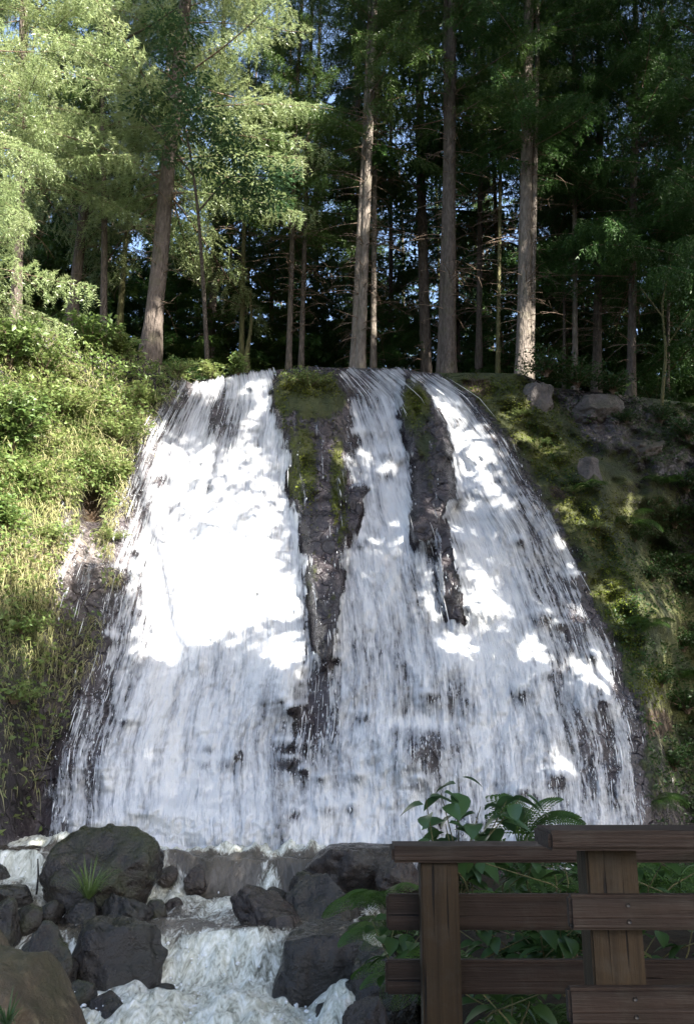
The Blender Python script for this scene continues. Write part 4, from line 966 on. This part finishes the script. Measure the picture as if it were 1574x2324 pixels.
CROWN = {
    'big': crown_meshes('big', 1, 13, lambda t: 4.1 * (1 - 0.45 * t), 0.82, 5, PROTO, 'spruce_sun_tone'),
    'left': crown_meshes('left', 2, 14, lambda t: 2.9 * (1 - 0.4 * t), 0.80, 5, PROTO, 'spruce_sun_tone', -0.10),
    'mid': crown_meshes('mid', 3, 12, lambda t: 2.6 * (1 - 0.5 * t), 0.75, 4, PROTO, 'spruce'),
    'dark': crown_meshes('dark', 4, 12, lambda t: 3.1 * (1 - 0.4 * t), 0.62, 5, PROTO, 'spruce_shade_tone'),
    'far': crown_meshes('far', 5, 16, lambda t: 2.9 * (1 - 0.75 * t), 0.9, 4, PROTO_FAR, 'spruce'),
    'fardark': crown_meshes('fardark', 6, 16, lambda t: 3.3 * (1 - 0.7 * t), 0.9, 4, PROTO_FAR, 'spruce_shade_tone'),
}
def dead_mesh(seed, H, n, L=1.1):
    rng = np.random.default_rng(seed); g = Geo()
    for i in range(n):
        z = H * rng.uniform(0.08, 1); a = rng.uniform(0, 2 * np.pi); l = L * rng.uniform(.3, 1.2); s = np.linspace(0, 1, 6)
        P = np.stack([l * s, 0.12 * l * np.sin(3 * s + i) * s, l * (0.08 * s - rng.uniform(.15, .5) * s ** 2)], -1) @ rotz(a).T + [0, 0, z]
        g.add(*tube(P, np.linspace(0.015, 0.004, 6), 3))
        for k in range(3):
            t = rng.integers(2, 5); d = rng.normal(0, 1, 3) * [1, 1, .5]; d = d / np.linalg.norm(d) * l * .3
            g.add(*tube([P[t], P[t] + d * .5, P[t] + d + [0, 0, -.04]], [0.005, 0.004, 0.002], 3))
    return g.data('dead_twig', M['twig'])
DEAD = [dead_mesh(i, 9.0, 80) for i in range(3)]
def trunk_mesh(H, r, seed, mat, n=12, bend=0.25):
    s = np.linspace(0, 1, 40); rr = r * (1 - 0.72 * s) * (1 + 0.35 * np.exp(-np.maximum(s * (H + 1.5) - 1.4, 0) / 0.45))
    P = np.stack([bend * fbm(s * 3, seed * 1.7, 0, 2) * s, bend * fbm(s * 3, seed * 2.9, 5, 2) * s, s * (H + 1.5) - 1.5], -1)
    V, F = tube(P, rr, n); V[:, :2] += 0.04 * r * np.stack([vnoise(V[:, 2] * 3, V[:, 0] * 9, seed), vnoise(V[:, 2] * 3, V[:, 1] * 9, seed + 3)], -1)
    return mesh_data('trunk', V, F, M[mat])
def spruce(label, base, top, Y, w, crown=None, cb=6.0, csc=1.0, mat='bark', H=24.0, dead=True, group=None, seed=0, name='spruce_tree', twin=None):
    p0 = at(base[0], base[1], Y); p1 = at(top[0], top[1], Y); d = Vector(p1 - p0).normalized()
    q = Vector((0, 0, 1)).rotation_difference(d)
    o = empty(name, p0); o.rotation_mode = 'QUATERNION'; o.rotation_quaternion = q; tag(o, label, 'tree', group)
    r = w * mpp(base[0], base[1], Y) / 2
    link('trunk', trunk_mesh(H, r / 1.1, seed, mat), o)
    if twin:
        t2 = link('trunk', trunk_mesh(H * .8, r * twin[1], seed + 50, mat), o); t2.location = (twin[0] * r, 0.05, 0)
    if crown:
        for nm, me in zip(('crown', 'branch'), CROWN[crown]):
            c = link(nm, me, o); c.location = (0, 0, cb); c.rotation_euler = (0, 0, seed * 1.3); c.scale = (csc,) * 3
            if nm == 'crown': c['kind'] = 'stuff'
            else: c['kind'] = 'stuff'
    if dead:
        t = link('dead_twig', DEAD[seed % 3], o); t.rotation_euler = (0, 0, seed * 2.1); t['kind'] = 'stuff'
    return o
G1 = 'spruces at the top of the falls'
spruce('big leaning spruce trunk left of the falls, with long light boughs reaching right', (343, 785), (402, 200), 19.3, 48, 'big', 4.3, 1.0, seed=1, group=G1, dead=True)
spruce('sunlit spruce at the left edge with drooping pale boughs, nearest of the spruces', (-150, 760), (-120, 0), 15.4, 40, 'left', 0.9, 1.0, seed=2, group=G1, dead=False)
spruce('sunlit spruce behind the left bank, its boughs filling the top left corner', (35, 745), (60, 0), 18.6, 30, 'left', 4.0, 1.05, seed=3, group=G1)
spruce('dark leaning spruce trunk second from the left, in shade beyond the bank', (165, 715), (238, 90), 21.0, 29, 'mid', 4.6, 1.0, 'bark', seed=4, group=G1)
spruce('thin sunlit trunk between the dark leaning trunk and the big leaning trunk', (273, 720), (303, 340), 22.5, 15, 'mid', 5.0, 0.9, 'bark_moss', seed=5, group=G1)
spruce('thin mossy trunk standing alone right of the big leaning trunk', (548, 800), (556, 420), 22.5, 13, 'mid', 4.2, 0.85, 'bark_moss', seed=6, group=G1)
spruce('thin brown trunk left of a close pair behind the middle rock ridge', (655, 825), (668, 420), 21.5, 15, 'mid', 4.0, 0.9, seed=7, group=G1)
spruce('thin brown trunk right of a close pair behind the middle rock ridge', (683, 825), (694, 400), 21.8, 14, 'mid', 5.5, 0.8, seed=8, group=G1)
spruce('trunk with sunlit right side above the middle stream', (815, 840), (838, 230), 21.0, 27, 'mid', 6.8, 1.1, 'bark_sun_tone', seed=9, group=G1, twin=(-1.0, 0.7))
spruce('slim pale trunk close to the right of the sunlit trunk', (847, 838), (852, 400), 22.0, 16, 'mid', 10, 0.8, 'bark_sun_tone', seed=10, group=G1)
spruce('thick straight grey trunk above the right stream', (1015, 840), (1030, 0), 20.8, 40, 'mid', 7.6, 1.15, 'bark', seed=11, group=G1, twin=(-0.75, 0.5))
spruce('slim dark trunk right of the thick straight grey trunk, against the sky', (1086, 800), (1093, 200), 24.0, 16, 'mid', 8.0, 1.0, seed=12, group=G1)
spruce('very thin moss-green trunk between the slim dark trunk and the pale thick trunk', (1128, 835), (1134, 250), 22.0, 11, 'mid', 9.5, 0.7, 'bark_moss', seed=13, group=G1)
spruce('pale thick trunk with a sunlit foot at the top of the right bank', (1187, 850), (1200, 0), 20.6, 40, 'dark', 6.6, 0.9, 'bark_sun_tone', seed=14, group=G1, dead=True, twin=(0.85, 0.45))
spruce('slim trunk with sunlit middle right of the pale thick trunk', (1304, 850), (1304, 100), 22.0, 15, 'dark', 5.4, 0.9, 'bark_sun_tone', seed=15, group=G1)
spruce('very thin trunk just left of the slim trunk with sunlit middle', (1279, 850), (1283, 400), 23.5, 9, 'mid', 5, 0.7, seed=16, group=G1)
spruce('dark trunk in shade above the right bank, left of the darkest one', (1352, 860), (1358, 200), 23.0, 24, 'dark', 3.6, 1.0, seed=17, group=G1)
spruce('darkest trunk standing on the right bank near the right edge', (1430, 890), (1440, 200), 21.5, 24, 'dark', 3.2, 1.1, seed=18, group=G1)
spruce('thin pale stem near the right edge among sunlit leaves', (1514, 890), (1518, 300), 23.0, 9, 'mid', 6, 0.8, 'bark_sun_tone', seed=19, group=G1)
spruce('dark spruce with boughs drooping into the top right corner', (1640, 940), (1640, 0), 21.2, 40, 'dark', 2.4, 1.3, seed=20, group=G1, dead=False)
spruce('spruce beyond the right edge, its boughs over the right bank', (1830, 940), (1830, 0), 24.0, 40, 'dark', 2.0, 1.2, seed=21, group=G1, dead=False)
spruce('short crooked stump-like stem beside the thin mossy trunk', (563, 800), (572, 690), 22.3, 15, None, seed=22, H=1.9, dead=False, mat='bark_moss', name='tree_stump')
spruce('dark distant trunk between the slim pale trunk and the thick grey trunk', (884, 820), (886, 200), 27.0, 13, 'far', 11.5, 0.8, seed=23, group=G1)

# distant forest
FAR = []
rf = np.random.default_rng(31)
tm = [trunk_mesh(26, r, 70 + i, m) for i, (r, m) in enumerate(((0.13, 'bark'), (0.17, 'bark'), (0.10, 'bark_moss')))]
cells = []
for row, (Y, n) in enumerate(((25.5, 13), (29.5, 14), (34, 15), (40, 16), (48, 17), (58, 18), (70, 22))):
    for i in range(n):
        cells.append((-420 + (i + rf.uniform(0.15, 0.85)) * 2420 / n, Y + rf.uniform(-1.5, 1.5)))
for i, (px, Y) in enumerate(cells):
    if 840 < px < 1190 and rf.uniform() < (0.30 if Y > 31 else 0.42): continue
    x = at(px, 800, Y)[0]
    o = empty('spruce_tree', (x, Y, floor_at(x, Y)), (0, 0, rf.uniform(0, 6.3)), rf.uniform(.8, 1.15)); 
    tag(o, 'slender dark spruce standing deep in the forest behind the falls', 'tree', 'spruces deep in the forest')
    link('trunk', tm[i % 3], o)
    dense = px < 780 or px > 1230
    for nm, me in zip(('crown', 'branch'), CROWN['fardark' if i % 2 else 'far']):
        c = link(nm, me, o); c.location = (0, 0, rf.uniform(0.2, 2.5) if dense else rf.uniform(3.0, 8.0)); c['kind'] = 'stuff'
        if nm == 'crown': zc = c.location.z
        else: c.location.z = zc
    if Y < 32:
        t = link('dead_twig', DEAD[i % 3], o); t['kind'] = 'stuff'

ry = np.random.default_rng(8)
for i, px in enumerate([395, 450, 500, 590, 620, 715, 750, 870, 905, 940, 970, 1065, 1100, 1150, 1235, 1260, 1330, 1390, 1460, 1540, 780, 980, 1110, 1160]):
    Y = ry.uniform(24, 30) if i < 20 else ry.uniform(26, 33); x = at(px, 800, Y)[0]; k = ry.uniform(.22, .34)
    o = empty('young_spruce', (x, Y, floor_at(x, Y)), (0, 0, ry.uniform(0, 6)), (k * 1.5, k * 1.5, k))
    tag(o, 'small young spruce in the deep shade between the trunks', 'tree', 'young spruces in the forest shade')
    for nm, me in zip(('crown', 'branch'), CROWN['fardark']):
        c = link(nm, me, o); c['kind'] = 'stuff'; c.location = (0, 0, 0.4)
for i, (px, Y) in enumerate(((915, 27), (950, 30), (-60, 24), (60, 27), (110, 24.5), (210, 26), (255, 29), (320, 27), (395, 25), (440, 29), (500, 26), (560, 31), (610, 25), (725, 27), (765, 31), (840, 29), (960, 33), (1060, 30), (1240, 25), (1330, 28), (1400, 25), (1480, 27), (1570, 24.5), (1150, 33))):
    x = at(px, 800, Y)[0]; k = ry.uniform(.42, .66)
    o = empty('young_spruce', (x, Y, floor_at(x, Y)), (0, 0, ry.uniform(0, 6)), (k * 1.15, k * 1.15, k))
    tag(o, 'half-grown spruce with boughs to the ground among the trunks in the forest shade', 'tree', 'half-grown spruces in the forest')
    for nm, me in zip(('crown', 'branch'), CROWN['fardark' if i % 3 else 'far']):
        c = link(nm, me, o); c['kind'] = 'stuff'; c.location = (0, 0, 0.4)
# ------------------------------------------------------------------ broadleaf trees
def crown_clumps(clumps, leaf, per, seed, mat, base, squash=0.55):
    rng = np.random.default_rng(seed); P = []; D = []; S = []
    for c, r in clumps:
        m = int(per * r * r); d = rng.normal(0, 1, (m, 3)); d /= np.linalg.norm(d, axis=1)[:, None]
        # leaves sit on flat sprays inside the clump
        k = max(4, int(7 * r)); lv = rng.uniform(-1, 1, k); li = rng.integers(0, k, m)
        p = d * (rng.uniform(0, 1, m) ** 0.45)[:, None]; p[:, 2] = p[:, 2] * 0.35 + lv[li] * 0.7 + p[:, 1] * rng.uniform(-.3, .3, k)[li]
        P.append(np.asarray(c) - base + p * r * np.array([1, 1, squash])); D.append(d * [1, 1, .35] + [0, 0, -.15]); S.append(leaf * rng.uniform(.6, 1.3, m))
    V, F = scatter_leaves(np.concatenate(P), np.concatenate(D), np.concatenate(S), rng, 0.7, 0.9)
    return mesh_data('crown', V, F, M[mat], False)
def broadleaf(label, base, limbs, clumps, leaf, per, mat, seed, bark='bark', r=0.12, cat='tree', group=None):
    base = np.asarray(base, float); o = empty('broadleaf_tree', base); tag(o, label, cat, group)
    for i, pts in enumerate(limbs):
        pts = np.asarray(pts, float) - base; s = np.linspace(0, 1, 16); kk = np.linspace(0, 1, len(pts))
        Cc = np.stack([np.interp(s, kk, pts[:, j]) for j in range(3)], -1); Cc[1:-1] = (Cc[:-2] + 2 * Cc[1:-1] + Cc[2:]) / 4
        link('trunk' if i == 0 else 'limb', mesh_data('limb', *tube(Cc, np.linspace(r if i == 0 else r * .42, 0.012, 16), 8), M[bark]), o)
    c = link('crown', crown_clumps(clumps, leaf, per, seed, mat, base), o); c['kind'] = 'stuff'
    return o
bb = at(470, 815, 20.2)
broadleaf('broadleaf tree with glossy leaves in front of the big leaning trunk', bb,
          [[bb, at(462, 650, 19.6), at(450, 480, 18.6), at(430, 330, 18.0), at(400, 220, 17.6)], [at(450, 480, 18.6), at(520, 400, 18), at(600, 400, 17.8)], [at(440, 400, 18.3), at(360, 300, 17.8), at(320, 260, 17.6)]],
          [(at(x, y, Y), r) for x, y, Y, r in ((330, 240, 17.6, .55), (400, 230, 17.4, .6), (450, 260, 17.4, .6), (410, 300, 17.4, .55), (500, 310, 17.5, .6), (540, 360, 17.6, .6), (470, 370, 17.7, .5), (580, 410, 17.8, .6), (520, 430, 17.9, .5), (620, 450, 18, .5), (560, 470, 18, .45), (640, 400, 18.2, .5), (350, 190, 17.8, .5), (440, 190, 17.8, .5), (395, 120, 17.7, .5), (420, 60, 17.8, .55), (370, 50, 17.8, .5), (380, 350, 17.9, .4))],
          0.105, 1150, 'beech', 3, 'bark', 0.06)
b2 = at(1500, 920, 19.6)
broadleaf('low broadleaf tree with dim green leaves at the right edge above the bank', b2,
          [[b2, at(1510, 800, 19.3), at(1500, 690, 19), at(1520, 600, 19)], [at(1508, 790, 19.2), at(1570, 700, 18.8)], [at(1503, 720, 19), at(1450, 650, 18.8)]],
          [(at(x, y, Y), r) for x, y, Y, r in ((1500, 640, 18.8, .5), (1550, 680, 18.7, .5), (1460, 660, 18.8, .35), (1560, 600, 18.9, .5), (1520, 740, 18.8, .4), (1580, 770, 18.6, .5), (1470, 780, 19, .3), (1540, 830, 18.8, .4))],
          0.085, 380, 'beech', 5, 'bark_moss', 0.045)
b3 = at(235, 760, 20.6)
broadleaf('slender broadleaf tree with a dark arching limb at the top left', b3,
          [[b3, at(238, 500, 20.2), at(232, 300, 19.8), at(235, 120, 19.4), at(240, -100, 19)], [at(236, 120, 19.3), at(290, 85, 18.8), at(340, 60, 18.5), at(402, 18, 18.2)], [at(233, 210, 19.6), at(270, 190, 19), at(320, 185, 18.6)]],
          [(at(x, y, Y), r) for x, y, Y, r in ((300, 30, 18.6, .6), (380, -20, 18.4, .7), (220, 60, 19, .6), (260, -40, 19, .7), (160, 300, 20, .6), (250, 380, 20, .6), (200, 210, 19.8, .6), (300, 430, 20.2, .5), (180, 420, 20.4, .5))],
          0.075, 340, 'herb_dark', 8, 'bark', 0.10)

# undergrowth at the top of the falls
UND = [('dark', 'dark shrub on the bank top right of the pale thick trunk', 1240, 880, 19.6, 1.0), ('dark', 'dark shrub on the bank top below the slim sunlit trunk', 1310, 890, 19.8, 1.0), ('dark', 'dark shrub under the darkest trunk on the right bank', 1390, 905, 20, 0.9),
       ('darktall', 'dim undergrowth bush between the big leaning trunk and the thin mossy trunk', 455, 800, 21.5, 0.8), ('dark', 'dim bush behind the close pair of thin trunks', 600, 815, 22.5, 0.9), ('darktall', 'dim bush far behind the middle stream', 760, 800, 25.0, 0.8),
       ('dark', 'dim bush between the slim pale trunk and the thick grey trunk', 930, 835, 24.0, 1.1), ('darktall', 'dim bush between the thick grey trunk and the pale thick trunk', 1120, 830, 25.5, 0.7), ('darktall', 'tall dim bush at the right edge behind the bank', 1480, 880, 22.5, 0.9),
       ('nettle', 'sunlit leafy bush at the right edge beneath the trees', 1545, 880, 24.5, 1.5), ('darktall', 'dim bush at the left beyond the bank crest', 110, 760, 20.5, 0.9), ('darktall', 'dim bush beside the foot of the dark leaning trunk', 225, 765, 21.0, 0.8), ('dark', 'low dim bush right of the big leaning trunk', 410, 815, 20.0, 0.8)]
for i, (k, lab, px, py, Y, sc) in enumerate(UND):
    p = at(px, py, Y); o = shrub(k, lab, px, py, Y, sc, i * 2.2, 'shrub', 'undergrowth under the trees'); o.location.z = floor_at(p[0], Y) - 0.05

# ------------------------------------------------------------------ unseen trees on the sun side; crowns shaped to place shade and sun patches
e1 = np.cross(SUN, [0, 0, 1.0]); e1 /= np.linalg.norm(e1); e2 = np.cross(e1, SUN)
def sunuv(P): return np.stack([P @ e1, P @ e2], -1)
LIT = []
def lit(px, py, r, Y=None, p=0.0):
    LIT.append((*sunuv(at(px, py, float(cliff_Y(px, py)) - 0.1 if Y is None else Y)), r, p))
def lit_poly(poly, step, r, Y=None, p=0.0):
    poly = np.asarray(poly, float); x0, y0 = poly.min(0); x1, y1 = poly.max(0)
    for x in np.arange(x0, x1 + 1, step):
        for y in np.arange(y0, y1 + 1, step):
            ins = False; j = len(poly) - 1
            for i in range(len(poly)):
                if (poly[i][1] > y) != (poly[j][1] > y) and x < (poly[j][0] - poly[i][0]) * (y - poly[i][1]) / (poly[j][1] - poly[i][1]) + poly[i][0]: ins = not ins
                j = i
            if ins: lit(x, y, r, Y, p)
lit_poly([(-300, 700), (120, 740), (300, 860), (370, 1000), (330, 1100), (320, 1280), (240, 1290), (200, 1210), (140, 1330), (-300, 1330)], 34, 0.32)
lit_poly([(340, 1230), (600, 1250), (640, 1290), (690, 1380), (600, 1390), (480, 1440), (310, 1490)], 30, 0.30)
lit_poly([(370, 1000), (560, 1010), (640, 1130), (620, 1250), (330, 1240), (330, 1100)], 34, 0.34, None, 0.16)
for Y in (15.0, 16.5, 18.5): lit_poly([(-300, -250), (230, -250), (220, 100), (130, 300), (140, 600), (120, 760), (-300, 760)], 60, 0.62, Y)
for Y in (16.5, 18.0): lit_poly([(540, -200), (930, -200), (930, 80), (860, 130), (770, 200), (740, 330), (700, 430), (650, 330), (610, 230), (570, 120)], 55, 0.55, Y)
for px, py, r in ((1020, 930, .35), (1045, 990, .4), (1070, 1050, .45), (1100, 1110, .4), (1140, 1150, .22), (985, 1150, .18), (1090, 980, .3), (1110, 1370, .38), (1100, 1330, .3), (1210, 1480, .30), (1340, 1520, .42), (1365, 1550, .3), (1270, 1740, .26), (1045, 1470, .32),
                  (1000, 1345, .25), (985, 1300, .16), (970, 1380, .18), (905, 1225, .14), (830, 1035, .22), (880, 1060, .2), (770, 1020, .25), (1170, 930, .22), (1190, 990, .3), (1240, 1020, .26), (1150, 950, .25), (1290, 1150, .22), (1330, 1180, .25), (1400, 1360, .25), (1420, 1400, .25), (1380, 1320, .2),
                  (1490, 1640, .16), (1080, 880, .2), (640, 1470, .35), (650, 1500, .3), (1240, 1400, .16), (1320, 1400, .16), (60, 1480, .25), (110, 1440, .2), (1300, 1300, .15), (1270, 1230, .18), (470, 905, .2), (590, 880, .3), (610, 920, .25), (560, 960, .22), (1430, 1160, .25), (1440, 1130, .2)):
    lit(px, py, r)
for px, py, Y, r in ((1196, 790, 20.5, .45), (1200, 740, 20.5, .4), (1198, 825, 20.5, .45), (350, 740, 19.3, .3), (352, 690, 19.3, .25), (275, 620, 22.4, .3), (838, 400, 20.9, .35), (838, 300, 20.9, .35), (836, 480, 20.9, .3), (850, 740, 22, .3), (850, 660, 22, .3), (1306, 480, 22, .3), (1307, 420, 22, .3), (1304, 740, 22, .25), (1130, 640, 22, .35), (1130, 560, 22, .3),
                   (415, 120, 19.2, .4), (417, 80, 19, .4), (940, 575, 22, .4), (940, 500, 22, .3), (1540, 820, 23, .7), (1500, 760, 23, .5), (1550, 700, 19, .3), (1200, 120, 20, .3), (1450, 60, 17, .5), (1380, 120, 17.5, .4)):
    lit(px, py, r, Y)
LIT = np.array(LIT)
def shade_trees():
    rng = np.random.default_rng(77); N = 270000
    # places that stand in shade
    px = rng.uniform(-350, 1950, N); py = rng.uniform(-350, 2500, N)
    lp = lip(px); Y = np.where(py < lp, rng.uniform(14.5, 26, N), 0); m = py >= lp
    Y[m] = cliff_Y(px[m], np.minimum(py[m], 1960), False)
    low = py > 1940; Y[low] = ip(py[low], (1940, 13.5), (2110, 10.5), (2324, 6.0), (2500, 3.0)) * rng.uniform(.45, 1.0, low.sum())
    Q = at(px, py, Y); t = rng.uniform(10, 27, N)
    nf_ = 42000; Q[:nf_] = np.stack([rng.uniform(-8, 6, nf_), rng.uniform(1.5, 13.5, nf_), rng.uniform(-.9, 1.4, nf_)], -1); t[:nf_] = rng.uniform(12, 22, nf_)
    nd = 9000; k0 = nf_; DK = []  # extra leaves added to hold these trunks and boughs in shade
    for (xa, ya), (xb, yb), Yd, wpx in (((343, 690), (402, -100), 19.3, 44), ((165, 700), (238, 90), 21.0, 30), ((655, 800), (668, 420), 21.5, 18), ((683, 800), (694, 400), 21.8, 18), ((548, 780), (556, 420), 22.5, 14), ((1015, 820), (1030, 0), 20.8, 40), ((300, 230), (560, 260), 17.6, 170), ((420, 330), (640, 440), 17.8, 120)):
        f = rng.uniform(0, 1, 1500); DK.append(at(xa + (xb - xa) * f + rng.uniform(-1, 1, 1500) * wpx * .9, ya + (yb - ya) * f, Yd - .2))
    DK = np.concatenate(DK); Q[k0:k0 + len(DK)] = DK; t[k0:k0 + len(DK)] = rng.uniform(11, 20, len(DK))
    P = Q + SUN * t[:, None]
    uv = sunuv(P)
    keep = np.ones(N, bool); jit = np.clip(rng.normal(1.08, 0.30, N), 0.5, 1.9)
    luck = rng.uniform(0, 1, N)
    for u0, v0, r, pr in LIT: keep &= (((uv[:, 0] - u0) ** 2 + (uv[:, 1] - v0) ** 2) > (r * jit + 0.06) ** 2) | (luck < pr)  # leaves left out where sun patches are wanted
    keep[k0:k0 + len(DK)] = True
    qx, qy, dep = pix(P)
    keep &= ~((dep > 0) & (qx > -420) & (qx < 2000) & (qy > -520) & (qy < 2600))
    keep &= (P[:, 2] > 5.5)
    P = P[keep]
    TR = [(6.5, -3.5), (9.5, 2.0), (12.5, 7.0), (13.5, -4.0), (17.0, 3.0), (16.5, 10.5), (21.0, 8.0), (20.5, 15.0), (9.0, -10.0), (2.5, -8.5), (14.0, -11.0), (25, 1.0), (-3, -12), (24.0, 21.0)]
    TRa = np.array(TR); own = np.argmin(((P[:, None, :2] - TRa[None]) ** 2).sum(-1), 1)
    for i, (x, y) in enumerate(TR):
        p = P[own == i]
        if len(p) < 200: continue
        b = np.array([x, y, 0.2 if x < 12 else 0.2 + 0.25 * (x - 12)])
        o = empty('spruce_tree', b); tag(o, 'tall tree standing out of view on the right behind the viewpoint, crown shaped to shade the falls', 'tree', 'unseen trees shaped to shade the falls')
        H = float(p[:, 2].max()) - b[2]
        link('trunk', trunk_mesh(max(H, 15), 0.15, 200 + i, 'bark'), o)
        n_ = len(p); d_ = rng.normal(0, 1, p.shape); d_ /= np.linalg.norm(d_, axis=1)[:, None]; s_ = np.cross(d_, rng.normal(0, 1, p.shape)); s_ /= np.linalg.norm(s_, axis=1)[:, None]
        L_ = rng.uniform(0.22, 0.42, n_)[:, None]; q_ = p - b
        V = np.stack([q_, q_ + d_ * L_ * .45 + s_ * L_ * .28, q_ + d_ * L_, q_ + d_ * L_ * .45 - s_ * L_ * .28], 1).reshape(-1, 3); F = np.arange(4 * n_).reshape(-1, 4)
        c = link('crown', mesh_data('crown', V, F, M['spruce_shade_tone'], False), o); c['kind'] = 'stuff'
shade_trees()
print('objects', len(bpy.data.objects), 'tris', sum(sum(len(p.vertices) - 2 for p in me.polygons) if len(me.polygons) < 3000 else len(me.loops) - 2 * len(me.polygons) for me in bpy.data.meshes))
